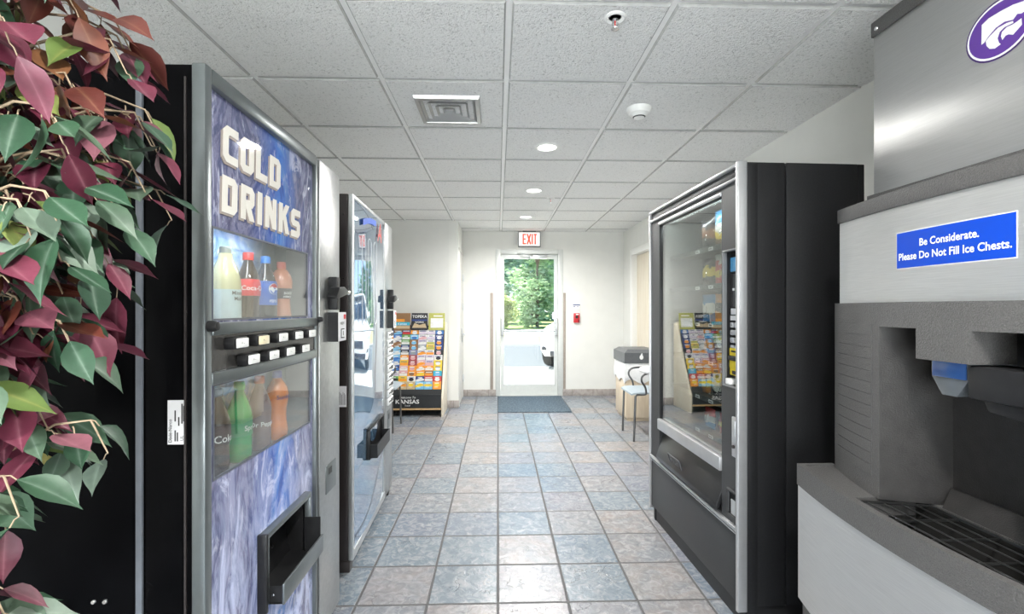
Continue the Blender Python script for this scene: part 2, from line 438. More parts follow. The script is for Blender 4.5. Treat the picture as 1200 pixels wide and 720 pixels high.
struct(MB(mat('far_meadow', (.20, .28, .09), .9, var=.3, vs=2)).box(-90, 110, 28.5, 90, -.1, .02), 'meadow')

def leafy(name, c1, c2):
    t = NT(name); info = t.n('ShaderNodeNewGeometry')
    t.link(t.ramp(info.outputs['Random Per Island'], [(0, c1), (1, c2)]), t.b.inputs['Base Color'])
    t.b.inputs['Roughness'].default_value = .5; t.b.inputs['Subsurface Weight'].default_value = 0.0
    tl = t.n('ShaderNodeBsdfTranslucent'); t.link(t.ramp(info.outputs['Random Per Island'], [(0, c1), (1, c2)]), tl.inputs[0])
    mx = t.n('ShaderNodeMixShader', {0: .35}); t.link(t.b.outputs[0], mx.inputs[1]); t.link(tl.outputs[0], mx.inputs[2]); t.link(mx.outputs[0], t.out.inputs[0])
    return t.m
bark = mat('bark', (.16, .12, .09), .9, var=.3, vs=15, bump=(30, .6, .02))
def tree_mesh(seed, h, rad, c1, c2, n, lsize):
    rnd = random.Random(seed); tr = MB(bark)
    tr.tube([(0, 0, -.1), (.05, .02, h * .3), (0, .08, h * .6), (.05, 0, h * .9)], [.11, .09, .06, .03], 8)
    blobs = []
    for k in range(16):
        z = h * (.10 + .86 * rnd.random()); w = rad * (1 - abs(z / h - .5) * 1.1); a = rnd.random() * 2 * PI; rr = w * rnd.random() ** .5 * .8
        c = Vector((rr * math.cos(a), rr * math.sin(a), z)); blobs.append((c, rad * (.30 + .22 * rnd.random())))
        tr.tube([(0, 0, z * .75), c * .5 + Vector((0, 0, z * .42)), c], [.06, .04, .015], 5)
    lf = MB(leafy('tree_leaves_%d' % seed, c1, c2))
    for k in range(n):
        c, r = blobs[k % len(blobs)]
        d = Vector((rnd.gauss(0, 1), rnd.gauss(0, 1), rnd.gauss(0, 1))).normalized() * r * (.55 + .5 * rnd.random())
        p = c + d; M = Matrix.Translation(p) @ Matrix.Rotation(rnd.random() * 6.28, 4, 'Z') @ Matrix.Rotation(rnd.random() * 6.28, 4, 'X')
        s = lsize * (.6 + .8 * rnd.random())
        lf.raw([(0, 0, 0), (s * .4, s * .3, s * .08), (s * 1.1, 0, 0), (s * .4, -s * .3, s * .08)], [(0, 1, 2), (0, 2, 3)], M)
    return tr, lf
TREES = [('tall loose blue-green tree behind the lawn, left of the door view', -.3, 37, 9.5, 3.2, (.20, .34, .28), (.50, .64, .56)),
         ('bright green tree in the middle of the door view across the lawn', 2.5, 30, 6.2, 1.9, (.24, .38, .20), (.52, .66, .42)),
         ('tall green tree at the right of the door view across the road', 6.6, 35, 9.5, 2.9, (.13, .30, .12), (.38, .58, .30)),
         ('low yellow-green shrub at the left foot of the middle tree', .1, 28.5, 2.2, 1.1, (.32, .40, .12), (.62, .66, .32)),
         ('wide dark green tree far right of the door behind the parking lot', 16, 38, 10, 4.0, (.10, .25, .10), (.32, .5, .24)),
         ('wide green tree far left of the door behind the parking lot', -11.5, 37, 10, 4.0, (.12, .28, .12), (.35, .55, .3)),
         ('pale green tree standing furthest back behind the middle tree', 3.6, 47, 11, 4.2, (.2, .36, .2), (.5, .66, .45))]
for k, (lb, x, y, h, rd, c1, c2) in enumerate(TREES):
    t = thing('tree', lb, 'tree', (x, y, 0), group='trees across the road')
    tr, lf = tree_mesh(k + 3, h, rd, c1, c2, 4200, .34 * rd / 2.4)
    tr.build('trunk', t); lf.build('foliage', t)

# white car parked nose towards the door
car_white = mat('white_car_paint', (.78, .78, .77), .25, coat=1.0, var=.01)
car_dark = mat('dark_car_trim', (.03, .03, .035), .4)
car_glass = mat('car_window_glass', (.02, .025, .03), .05, coat=1.0, var=0)
tyre = mat('tyre_rubber', (.025, .025, .025), .8)
lamp_m = mat('headlamp_lens', (.55, .58, .62), .1, coat=1.0)
suv = thing('car', 'white car parked outside the glass door, nose turned to the left', 'car', (1.53, 9.30, -.005), R(-28))
mb = MB(car_white)
# side sections (y, half width, z of sill, z of shoulder, z of deck)
secs = [(0.0, .62, .42, .62, .70), (.10, .78, .30, .72, .82), (.35, .88, .26, .82, .92), (.8, .90, .26, .88, .98), (1.25, .91, .26, .92, 1.03), (2.2, .92, .26, .96, 1.06), (3.4, .92, .26, .98, 1.08), (4.1, .90, .28, .98, 1.06), (4.45, .80, .36, .92, 1.0)]
vs = []; fs = []; prof = lambda w, a, b, c: [(-w * .9, a), (-w, a + .12), (-w, b - .06), (-w * .95, b), (-w * .82, c), (-w * .4, c + .03), (w * .4, c + .03), (w * .82, c), (w * .95, b), (w, b - .06), (w, a + .12), (w * .9, a)]
for (y, w, a, b, c) in secs: vs += [(x, y, z) for x, z in prof(w, a, b, c)]
n = 12
for i in range(len(secs) - 1):
    for j in range(n): fs.append((i * n + j, i * n + (j + 1) % n, (i + 1) * n + (j + 1) % n, (i + 1) * n + j))
fs += [tuple(range(n)), tuple(range(len(secs) * n - 1, (len(secs) - 1) * n - 1, -1))]
mb.raw(vs, fs); bmesh.ops.recalc_face_normals(mb.bm, faces=mb.bm.faces[:])
mb.build('body', suv, 50)
mb = MB(car_glass)
cab = [(1.15, .80, 1.04), (2.0, .70, 1.60), (3.6, .68, 1.60), (4.3, .78, 1.06)]
mb.raw([(-.82, 1.1, 1.02), (.82, 1.1, 1.02), (-.66, 1.95, 1.56), (.66, 1.95, 1.56), (-.66, 3.65, 1.56), (.66, 3.65, 1.56), (-.8, 4.35, 1.02), (.8, 4.35, 1.02)],
       [(0, 1, 3, 2), (2, 3, 5, 4), (4, 5, 7, 6), (0, 2, 4, 6), (1, 7, 5, 3)])
mb.build('cabin_glass', suv)
mb = MB(car_white); mb.box(-.67, .67, 1.9, 3.7, 1.55, 1.62, .03)
for s in (-1, 1):
    mb.tube([(s * .83, 1.08, 1.03), (s * .675, 1.94, 1.57)], .035, 8); mb.tube([(s * .81, 4.36, 1.02), (s * .67, 3.66, 1.57)], .05, 8); mb.tube([(s * .83, 2.7, 1.0), (s * .68, 2.75, 1.57)], .03, 8)
mb.build('roof', suv)
mb = MB(car_dark); mb.box(-.42, .42, -.02, .08, .50, .66, .02); mb.box(-.55, .55, -.005, .12, .30, .42, .03); mb.build('grille', suv)
for s in (-1, 1):
    mb = MB(lamp_m); mb.prism([(s * .46, .62), (s * .80, .70), (s * .84, .80), (s * .52, .73)], .02, .30, bev=.015); mb.build('headlight', suv)
    MB(car_dark).box(s * .66 - .07, s * .66 + .07, .02, .12, .42, .50, .015).build('fog_lamp', suv)
    MB(car_white).box(s * .93 - .1, s * .93 + .1, 1.35, 1.45, 1.02, 1.16, .03).build('mirror', suv)
    for y in (.85, 3.55):
        mb = MB(tyre); mb.lathe([(.2, -.1), (.33, -.1), (.345, -.06), (.345, .06), (.33, .1), (.2, .1)], (s * .83, y, .345), 24, axis='x')
        w = mb.build('wheel', suv); mb = MB(alum); mb.lathe([(.0, .105), (.06, .11), (.19, .085), (.2, .06), (.2, -.06), (.19, -.085), (.06, -.11), (0, -.105)], (s * .83, y, .345), 20, axis='x'); mb.build('rim', w)

# ------------------------------------------------------------------ first drinks machine (local x along the front, y into the cabinet)
def ice_print():
    t = NT('ice_photo_print'); co = t.obj()
    mp = t.n('ShaderNodeMapping'); t.link(co, mp.inputs[0]); mp.inputs['Scale'].default_value = (1.5, 1, .55); mp.inputs['Rotation'].default_value = (0, R(28), 0)
    sp = t.n('ShaderNodeSeparateXYZ', {0: co})
    n1 = t.noise(4.2, 7, mp.outputs[0], 2.2, .6); n2 = t.noise(6.5, 8, mp.outputs[0], 2.6, .68); n3 = t.noise(13, 5, mp.outputs[0], 2.0, .6)
    cx = t.math('ABSOLUTE', t.math('SUBTRACT', sp.outputs[0], .40)); core = t.n('ShaderNodeMapRange', {0: t.math('ADD', cx, t.math('MULTIPLY', t.math('SUBTRACT', n1, .5), .5)), 1: .17, 2: .0}).outputs[0]
    edge = t.ramp(n1, [(.28, (.035, .035, .08)), (.40, (.10, .10, .19)), (.48, (.21, .21, .34)), (.54, (.07, .08, .18)), (.64, (.24, .25, .40)), (.78, (.45, .46, .60))])
    blue = t.ramp(n1, [(.30, (.01, .03, .16)), (.44, (.02, .09, .42)), (.52, (.03, .17, .62)), (.60, (.06, .26, .75)), (.72, (.35, .55, .90))])
    c = t.mix(core, edge, blue)
    c = t.mix(t.ramp(n2, [(.56, (0, 0, 0)), (.64, (.75, .75, .75)), (.70, (.1, .1, .1))]), c, (.62, .64, .84))
    c = t.mix(t.ramp(n3, [(.58, (0, 0, 0)), (.70, (.45, .45, .45))]), c, (.70, .72, .88))
    low = t.n('ShaderNodeMapRange', {0: sp.outputs[2], 1: .95, 2: .35, 3: 0.0, 4: .75}).outputs[0]
    c = t.mix(t.math('MULTIPLY', low, t.ramp(n2, [(.40, (0, 0, 0)), (.52, (1, 1, 1))])), c, (.62, .68, .95))
    t.link(c, t.b.inputs['Base Color']); t.b.inputs['Roughness'].default_value = .25
    t.b.inputs['Specular IOR Level'].default_value = 0.0; t.b.inputs['Coat Weight'].default_value = 1.0; t.b.inputs['Coat Roughness'].default_value = .015; t.b.inputs['Coat IOR'].default_value = 1.6
    return t.m
ICE = ice_print()
grey_frame = mat('grey_metal_frame', (.19, .21, .215), .32, .75, var=.05)
speckle = mat('hammered_grey_metal', (.42, .43, .43), .3, .85, var=.08, vs=60, bump=(260, .35, .002))
sticker_w = mat('white_sticker', (.72, .72, .74), .5, var=.03)
yellow = mat('yellow_sticker', (.80, .62, .03), .5, var=.05)
red = mat('red_plastic', (.55, .02, .03), .4, var=.05)
cream = mat('cream_print', (.86, .82, .76), .4, spec=0.0, coat=1.0, var=.02)
cream_edge = mat('tan_print', (.42, .36, .33), .4, spec=0.0, coat=1.0, var=.03)

STROKES = {  # heavy block capitals on a 1 x 1.5 cell, each a list of closed outlines
 'C': [[(0, .22), (.22, 0), (1, 0), (1, .34), (.4, .34), (.34, .4), (.34, 1.1), (.4, 1.16), (1, 1.16), (1, 1.5), (.22, 1.5), (0, 1.28)]],
 'O': [[(0, .22), (.22, 0), (.34, 0), (.34, 1.5), (.22, 1.5), (0, 1.28)], [(1, .22), (1, 1.28), (.78, 1.5), (.66, 1.5), (.66, 0), (.78, 0)], [(.34, 0), (.66, 0), (.66, .32), (.34, .32)], [(.34, 1.18), (.66, 1.18), (.66, 1.5), (.34, 1.5)]],
 'L': [[(0, 0), (.95, 0), (.95, .34), (.35, .34), (.35, 1.5), (0, 1.5)]],
 'D': [[(0, 0), (.34, 0), (.34, 1.5), (0, 1.5)], [(.34, 0), (.78, 0), (1, .22), (.66, .32), (.34, .32)], [(1, .22), (1, 1.28), (.66, 1.18), (.66, .32)], [(1, 1.28), (.78, 1.5), (.34, 1.5), (.34, 1.18), (.66, 1.18)]],
 'R': [[(0, 0), (.34, 0), (.34, 1.5), (0, 1.5)], [(.34, 1.18), (.66, 1.18), (1, 1.3), (.8, 1.5), (.34, 1.5)], [(.66, .95), (1, .78), (1, 1.3), (.66, 1.18)], [(.34, .58), (.82, .58), (1, .78), (.66, .92), (.34, .88)], [(.34, .58), (.66, 0), (1.02, 0), (.72, .58)]],
 'I': [[(0, 0), (.36, 0), (.36, 1.5), (0, 1.5)]],
 'N': [[(0, 0), (.32, 0), (.32, 1.5), (0, 1.5)], [(.68, 0), (1, 0), (1, 1.5), (.68, 1.5)], [(.0, 1.5), (.34, 1.5), (1, 0), (.66, 0)]],
 'K': [[(0, 0), (.34, 0), (.34, 1.5), (0, 1.5)], [(.34, .62), (.34, 1.02), (.66, 1.5), (1.03, 1.5), (.6, .84)], [(.42, .84), (.68, .92), (1.05, 0), (.68, 0)]],
 'S': [[(0, 0), (.8, 0), (1, .2), (.66, .34), (0, .34)], [(1, .2), (1, .72), (.82, .9), (.66, .58), (.66, .34)], [(.18, .6), (.66, .58), (.82, .9), (.34, .92)], [(0, .78), (.18, .6), (.34, .92), (.34, 1.16), (0, 1.3)], [(0, 1.3), (.34, 1.16), (1, 1.16), (1, 1.5), (.2, 1.5)]],
}
def blocks(mb, s, x, z, w, h, gap, y0, y1, slant=.0):
    for ch in s:
        cw = w * (.38 if ch == 'I' else 1.0)
        for k_, poly in enumerate(STROKES[ch]):
            mb.prism([(x + px * w + (pz / 1.5) * h * slant, z + pz / 1.5 * h) for px, pz in poly], y0 - .00012 * k_, y1 + .0001 * k_)
        x += cw + gap
    return x

W1, D1, H1 = .91, .86, 1.83
m1 = thing('drink_vending_machine', 'black drinks machine with blue ice front reading COLD DRINKS, nearest on the left', 'vending machine', (-.674, 1.09, 0), R(90))
mb = MB(black_metal); mb.box(0.0, W1, .135, D1, .06, H1, .008); mb.box(.04, W1 - .04, .17, D1 - .04, .0, .06)
cab1 = mb.build('cabinet', m1)
mb = MB(mat('pale_edge_strip', (.13, .145, .17), .4)); mb.box(-.003, .004, .128, .142, .06, H1 - .02, .001); mb.build('edge_strip', cab1)
for y, z in ((.21, .615), (.235, .615), (.215, 1.14)):
    MB(chrome).lathe([(0, -.004), (.004, -.004), (.006, -.001), (.006, .001)], (0, y, z), 14, axis='x').build('bolt', cab1)
# door: hollow shell, with openings for the two display windows and the hopper
WU = (.052, .607, 1.25, 1.468); WLo = (.056, .630, .868, 1.090); PT = (.27, .592, .428, .632)
mb = MB(black_metal)
mb.box(0, .012, .0, .125, .05, H1, .004); mb.box(.012, .686, .10, .125, .05, H1)
mb.box(.012, .686, .022, .10, H1 - .03, H1); mb.box(.012, .686, .022, .10, .05, .10)
mb.box(.674, W1, .012, .125, .05, H1, .003)
mb.box(.012, .674, .02, .1, 1.10, 1.235); 
door1 = mb.build('door', m1)
mb = MB(dark_bronze); mb.box(-.004, .0, .03, .034, .06, H1 - .03)
mb.build('door_seam', door1)
mb = MB(grey_frame); mb.box(-.002, .026, -.012, .02, .05, H1 + .004, .005); mb.box(.655, .672, -.010, .02, .05, H1 + .002, .004)
mb.box(.026, .655, -.012, .02, H1 - .034, H1 + .004, .005); mb.box(.026, .655, -.008, .02, .05, .09, .004)
mb.build('front_frame', m1)
MB(black_plastic).box(.672, .688, -.004, .02, .05, H1).build('gasket', door1)
# printed front panel
mb = MB(ICE)
mb.holed(.026, .655, 1.238, H1 - .034, [WU], .004, .008)
mb.holed(.026, .655, .09, 1.098, [WLo, PT], .004, .008)
panel1 = mb.build('ice_panel', m1)
mb = MB(cream_edge); blocks(mb, 'COLD', .083, 1.634, .066, .092, .0135, .0012, .0045, .03); blocks(mb, 'DRINKS', .079, 1.507, .066, .092, .0195, .0012, .0045, .03)
mb.use(cream); blocks(mb, 'COLD', .088, 1.640, .066, .092, .0135, -.0006, .001, .03); blocks(mb, 'DRINKS', .084, 1.513, .066, .092, .0195, -.0006, .001, .03)
mb.build('lettering', panel1)
wg = glass_mat('display_window_glass', (.93, .95, .95), 1.62, boost=1.25)
for nm, w in (('display_window', WU), ('display_window', WLo)):
    p = MB(wg).box(w[0], w[1], .004, .007, w[2], w[3]).build(nm, m1)
    mb = MB(mat('window_rim', (.10, .11, .14), .3)); mb.frame(w[0] - .004, w[1] + .004, w[2] - .004, w[3] + .004, .005, .002, .008); mb.build('window_rim', p)
# display boxes behind the windows
def box_back():
    t = NT('pale_ice_backdrop'); co = t.obj(); sp = t.n('ShaderNodeSeparateXYZ', {0: co}); n1 = t.noise(14, 5, co, 2.0)
    a = t.ramp(n1, [(.3, (.10, .32, .70)), (.5, (.42, .62, .88)), (.65, (.85, .90, .96))])
    f = t.n('ShaderNodeMapRange', {0: sp.outputs[0], 1: .38, 2: .52}).outputs[0]
    t.link(t.mix(f, a, (.33, .36, .35)), t.b.inputs['Base Color']); t.b.inputs['Roughness'].default_value = .5; return t.m
BB = box_back(); grey_in = mat('grey_display_liner', (.30, .31, .31), .5, var=.05)
tube_m = mat('cool_display_lamp', (.9, .95, 1), .4, var=0, emit=((.9, .96, 1.0), 2.2))
for w, zb in ((WU, 1.214), (WLo, .846)):
    mb = MB(BB); mb.box(.03, .65, .094, .099, zb, w[3] + .03)
    mb.use(grey_in); mb.box(.03, .65, .009, .099, zb - .006, zb); mb.box(.03, .036, .009, .094, zb, w[3] + .03); mb.box(.644, .65, .009, .094, zb, w[3] + .03); mb.box(.03, .65, .009, .099, w[3] + .03, w[3] + .034)
    b_ = mb.build('display_box', m1)
    MB(tube_m).box(.05, .36, .014, .026, w[3] + .021, w[3] + .029).build('lamp_tube', b_)
    al = bpy.data.lights.new('display_lamp', 'AREA'); al.shape = 'RECTANGLE'; al.size = .34; al.size_y = .012; al.energy = .4 if zb > 1 else 1.0; al.color = (.92, .97, 1)
    ao = bpy.data.objects.new('display_lamp', al); COL.objects.link(ao); ao.parent = b_; ao.location = (.2, .020, w[3] + .0205)
# button band
mb = MB(grey_frame); mb.box(.024, .657, -.016, .02, 1.212, 1.242, .004); mb.box(.024, .657, -.014, .02, 1.096, 1.126, .004)
mb.build('trim_bar', m1)
mb = MB(mat('dark_button_plate', (.05, .048, .046), .22, .3, bump=(320, .15))); mb.box(.026, .655, -.004, .02, 1.126, 1.212)
plate = mb.build('button_plate', m1)
btn_cap = mat('white_button_label', (.80, .80, .78), .35, coat=.5, var=.08, vs=90)
btn_cream = mat('cream_button_label', (.80, .70, .48), .35, coat=.5, var=.05)
for k, (x, z) in enumerate([(.115, 1.189), (.225, 1.189), (.343, 1.189), (.455, 1.189), (.563, 1.189), (.172, 1.142), (.285, 1.142), (.393, 1.142), (.508, 1.142)]):
    mb = MB(black_plastic); mb.prism([(x - .030, z - .015), (x + .03, z - .015), (x + .035, z), (x + .03, z + .015), (x - .030, z + .015), (x - .035, z)], -.030, -.004, bev=.003)
    b_ = mb.build('button', plate)
    mb = MB(btn_cream if k == 1 else btn_cap); mb.box(x - .024, x + .030, -.034, -.029, z - .012, z + .012, .003)
    mb.use(ink_black); mb.txt('+ -', FRONT(x, -.0345, z - .004), .012, align='CENTER'); mb.build('button_face', b_)
for z in (1.225, 1.115):
    pass
mb = MB(black_plastic); mb.lathe([(0, -.022), (.010, -.02), (.013, -.012), (.013, 0)], (.012, -.012, 1.235), 14, axis='y'); mb.build('knob', m1)
mb = MB(black_plastic); mb.lathe([(0, -.02), (.008, -.018), (.010, -.01), (.01, 0)], (.664, -.012, 1.235), 14, axis='y'); mb.build('knob', m1)
# delivery hopper
px0, px1, pz0, pz1 = PT
mb = MB(grey_frame); mb.box(px0 + .0, px1, -.02, .008, pz1 - .016, pz1, .003); mb.box(px0, px0 + .014, -.02, .008, pz0, pz1 - .016, .003); mb.box(px1 - .014, px1, -.02, .008, pz0, pz1 - .016, .003)
port = mb.build('hopper_frame', m1)
mb = MB(black_plastic); mb.box(px0 - .012, px0, -.024, .004, pz0 - .015, pz1 + .004, .003); mb.box(px0 + .014, px1 - .014, .09, .095, pz0, pz1); mb.box(px0 + .01, px0 + .014, .0, .09, pz0, pz1); mb.box(px1 - .014, px1 - .01, .0, .09, pz0, pz1)
mb.box(px0 + .014, px1 - .014, 0, .09, pz1 - .02, pz1 - .016); mb.box(px0 + .014, px1 - .014, -.0, .09, pz0 - .002, pz0 + .003)
mb.prism([(.05, pz0), (.06, pz0), (.085, pz0 + .12), (.075, pz0 + .12)], px0 + .014, px1 - .014, axis='x')
mb.build('hopper_box', port)
for x in (.40, .47): MB(chrome).lathe([(0, -.004), (.005, -.003), (.006, 0)], (x, .062, .50), 10, axis='y').build('screw', port)
mb = MB(glass_mat('clear_flap_plastic', (.8, .82, .82), 1.5, .1)); mb.prism([(.44, .592), (.56, .612), (.565, .575), (.45, .572)], .055, .058); mb.build('clear_baffle', port)
mb = MB(black_plastic)
mb.box(px0 + .014, px0 + .018, -.055, .0, pz0 + .0, pz0 + .05); mb.box(px1 - .018, px1 - .014, -.055, .0, pz0 + .0, pz0 + .12); mb.box(px0 + .014, px1 - .014, -.055, .0, pz0 - .002, pz0 + .003)
mb.use(grey_frame); mb.box(px0 + .012, px1 - .006, -.062, -.055, pz0 - .004, pz0 + .056, .002)
mb.use(chrome); mb.lathe([(0, -.003), (.004, -.002), (.004, 0)], (px0 + .013, -.03, pz0 + .026), 10, axis='x')
mb.build('hopper_tray', port)
# coin column
mb = MB(speckle); mb.box(.690, W1, -.010, .012, .05, H1, .003); coin1 = mb.build('coin_panel', m1)
def coin_bits(root, x, hz, x2):
    mb = MB(black_plastic); mb.box(x - .018, x + .018, -.045, -.010, hz - .075, hz + .055, .005); mb.prism([(x - .062, hz - .022), (x - .03, hz + .012), (x + .03, hz + .018), (x + .07, hz + .004), (x + .07, hz - .012), (x - .03, hz - .03), (x - .062, hz - .03)], -.06, -.02, bev=.004)
    h = mb.build('door_handle', root); MB(chrome).cyl((x + .05, -.045, hz - .004), (x + .105, -.052, hz - .004), .009, 12).build('handle_stem', h)
    mb = MB(sticker_w); mb.box(x - .022, x + .078, -.05, -.010, hz - .20, hz - .085, .003)
    mb.use(black_plastic); mb.box(x - .024, x - .02, -.05, -.01, hz - .20, hz - .085); mb.use(red); mb.box(x + .045, x + .066, -.0525, -.049, hz - .112, hz - .094)
    mb.use(ink_black); mb.box(x + .012, x + .05, -.0515, -.049, hz - .188, hz - .150); mb.txt('INSERT', FRONT(x, -.0512, hz - .134), .016)
    mb.use(sticker_w); mb.box(x + .016, x + .046, -.053, -.051, hz - .184, hz - .154); mb.use(ink_black); mb.box(x + .028, x + .034, -.0535, -.0525, hz - .178, hz - .160)
    mb.build('coin_slot', root)
    mb = MB(yellow); mb.box(x + .02, x + .07, -.0115, -.0095, hz - .065, hz + .05); mb.use(ink_black); mb.box(x + .028, x + .06, -.0119, -.011, hz + .005, hz + .012); mb.build('sticker', root)
coin_bits(coin1, .795, 1.345, W1)
mb = MB(grey_frame); mb.box(.75, .86, -.0125, -.009, .555, .665, .002); mb.use(black_plastic); mb.box(.775, .81, -.0135, -.012, .625, .650); mb.build('coin_return', coin1)
# maker's plate on the near side
mb = MB(sticker_w); mb.box(-.0012, .0, .03, .072, .968, 1.068)
SIDE = lambda y, z: Matrix.Translation((-.0016, y, z)) @ Matrix(((0, 0, -1, 0), (0, 1, 0, 0), (1, 0, 0, 0), (0, 0, 0, 1)))
mb.use(ink_black); mb.txt('Dixie-Narco', SIDE(.0625, .972), .0105, offset=.012)
for k, (y, a, b) in enumerate([(.055, .975, 1.0), (.050, .975, .995), (.055, 1.02, 1.045), (.047, 1.01, 1.03), (.040, 1.015, 1.06), (.036, 1.02, 1.055)]): mb.box(-.0017, -.0012, y - .0014, y + .0014, a, b)
mb.txt('UL', SIDE(.037, .976), .010); mb.build('rating_plate', m1)

# bottles standing in the display windows
def bottle(name_label, x, base, prof, liquid, cap, label=None, words=None, group='bottles shown in the display windows', clear=.0, y=.052):
    # x along the front of the first machine
    t = thing('drink_bottle', name_label, 'bottle', (-.674 - y, 1.09 + x, base), R(90), group)
    top = prof[-1][1]
    mb = MB(liquid); mb.lathe(prof, n=28); mb.build('bottle_body', t, 60)
    mb = MB(cap); mb.lathe([(0, top + .018), (.0125, top + .018), (.014, top + .016), (.0145, top), (.0145, top - .004), (0, top - .004)][::-1], n=28); mb.build('cap', t)
    if label:
        z0, z1, m, tm = label
        def rad(z):
            for (r0, a), (r1, b) in zip(prof, prof[1:]):
                if a <= z <= b and b > a: return r0 + (r1 - r0) * (z - a) / (b - a)
            return prof[2][0]
        mb = MB(m) if z1 - z0 > .004 else MB(); zz = [z0 + (z1 - z0) * k / 6 for k in range(7)]
        if m is not None and z1 - z0 > .004: mb.lathe([(rad(z) + .0006, z) for z in zz], n=36)
        if words:
            for (s_, size, zc, m2, a0) in words:
                mb.use(m2); r = max(rad(zc), rad(zc + size * .6)) + .0012
                mb.txt(s_, None, size, align='CENTER', offset=.012, fn=lambda p: Vector((r * math.sin(p.x / r + a0), -r * math.cos(p.x / r + a0), zc + p.y)))
        mb.build('label' if z1 - z0 > .004 else 'lettering', t, 60)
    return t
contour = [(0, .004), (.018, 0), (.028, .006), (.031, .03), (.029, .06), (.0295, .085), (.032, .105), (.0325, .125), (.031, .14), (.024, .165), (.016, .188), (.0125, .198), (.0125, .206)]
straight = [(0, .004), (.02, 0), (.031, .006), (.0325, .02), (.0325, .115), (.0335, .125), (.032, .14), (.024, .165), (.015, .188), (.0125, .196), (.0125, .206)]
broad = [(0, .002), (.03, 0), (.037, .006), (.037, .10), (.0375, .12), (.036, .14), (.030, .165), (.020, .188), (.017, .197), (.017, .208)]
waisted = [(0, .003), (.024, 0), (.032, .006), (.033, .03), (.029, .06), (.0275, .085), (.029, .105), (.034, .13), (.035, .15), (.030, .172), (.019, .19), (.0135, .198), (.0135, .206)]
cola = mat('cola', (.018, .010, .008), .1, coat=1.0, var=.1); lemonade = mat('cloudy_lemonade', (.66, .63, .36), .25, coat=1.0, var=.03)
orange_l = mat('orange_drink', (.86, .26, .06), .15, coat=1.0, var=.05); peach = mat('peach_drink', (.72, .28, .16), .2, coat=1.0, var=.05)
green_l = mat('green_bottle', (.08, .55, .16), .06, coat=1.0, var=.1, trans=.35); clear_l = mat('clear_soda_bottle', (.34, .24, .24), .08, coat=1.0, var=.05, trans=.3)
red_cap = mat('red_cap', (.75, .05, .05), .4); blue_cap = mat('blue_cap', (.04, .22, .62), .4); grey_cap = mat('dark_grey_cap', (.20, .22, .20), .4); green_cap = mat('green_cap', (.05, .50, .14), .4)
black_cap = mat('black_cap', (.03, .03, .03), .4); violet_cap = mat('violet_blue_cap', (.16, .17, .45), .4); coral_cap = mat('coral_cap', (.62, .12, .08), .4)
red_label = mat('red_bottle_label', (.70, .03, .05), .35, var=.03); blue_label = mat('blue_bottle_label', (.03, .14, .55), .35, var=.03); pale_label = mat('pale_blue_bottle_label', (.55, .68, .70), .4, var=.08); dark_label = mat('dark_bottle_label', (.05, .03, .03), .4)
white_ink = mat('white_ink', (.85, .85, .84), .5, var=0); green_label = mat('green_bottle_label', (.04, .30, .12), .4); orange_label = mat('orange_bottle_label', (.85, .24, .04), .4)
navy_ink = mat('navy_ink', (.03, .05, .22), .5, var=0); yellow_ink = mat('yellow_ink', (.85, .7, .05), .5, var=0)
U0, L0 = 1.214, .846
AF = -.9   # the side of each label that is turned to the room
bottle('pale lemonade bottle with dark grey cap, first in the upper window', .19, U0, broad, lemonade, grey_cap, (.03, .112, pale_label, None), [('Minute', .014, .098, ink_black, AF + .75), ('Maid', .014, .083, ink_black, AF + .75)])
bottle('dark cola bottle with red cap and red label in the upper window', .305, U0, contour, cola, red_cap, (.098, .146, red_label, None), [('Coca-Cola', .019, .114, white_ink, AF + .5)])
bt = bottle('dark cola bottle with blue cap and blue label in the upper window', .408, U0, straight, cola, blue_cap, (.072, .146, blue_label, None), [('PEPSI', .012, .080, white_ink, AF + .5)])
mb = MB(white_ink)
def disc_on(mb, r, cx, cz, rad, a0, half=None, n=20):
    pts = [(rad * math.cos(2 * PI * k / n), rad * math.sin(2 * PI * k / n)) for k in range(n)]
    if half == 'top': pts = [(rad * math.cos(a), rad * math.sin(a)) for a in [PI * k / 12 + .15 for k in range(12)]]
    if half == 'bot': pts = [(rad * math.cos(a), rad * math.sin(a)) for a in [PI + PI * k / 12 + .15 for k in range(12)]]
    mb.raw([(r * math.sin((cx + x) / r + a0), -r * math.cos((cx + x) / r + a0), cz + z) for x, z in pts], [tuple(range(len(pts)))])
disc_on(mb, .0355, 0, .122, .017, AF + .5); mb.use(red_label); disc_on(mb, .0362, 0, .124, .014, AF + .5, 'top'); mb.use(blue_label); disc_on(mb, .0362, 0, .120, .014, AF + .5, 'bot')
mb.build('emblem', bt)
bottle('peach coloured drink bottle with dark band, last in the upper window', .515, U0, waisted[:-2] + [(.0135, .192), (.0135, .199)], peach, coral_cap, (.094, .128, dark_label, None), [('BODY', .012, .108, white_ink, AF + .5), ('ARMOR', .010, .097, white_ink, AF + .5)])
bottle('dark cola bottle with black cap, first in the lower window', .15, L0, contour, cola, black_cap, (.08, .13, dark_label, None), [('Coke', .026, .088, white_ink, AF + .55)])
bottle('green soda bottle with green cap in the lower window', .258, L0, straight, green_l, green_cap, (.075, .125, green_label, None), [('Sprite', .020, .09, white_ink, AF + .9)])
bottle('pale clear soda bottle with coral cap in the lower window', .370, L0, straight, clear_l, coral_cap, (.02, .022, clear_l, None), [('Dr Pepper', .020, .075, white_ink, AF + .3)])
bottle('bright orange soda bottle with violet cap, last in the lower window', .485, L0, waisted, orange_l, violet_cap, (.10, .102, orange_l, None), [('Sunkist', .020, .135, navy_ink, AF + .5)])

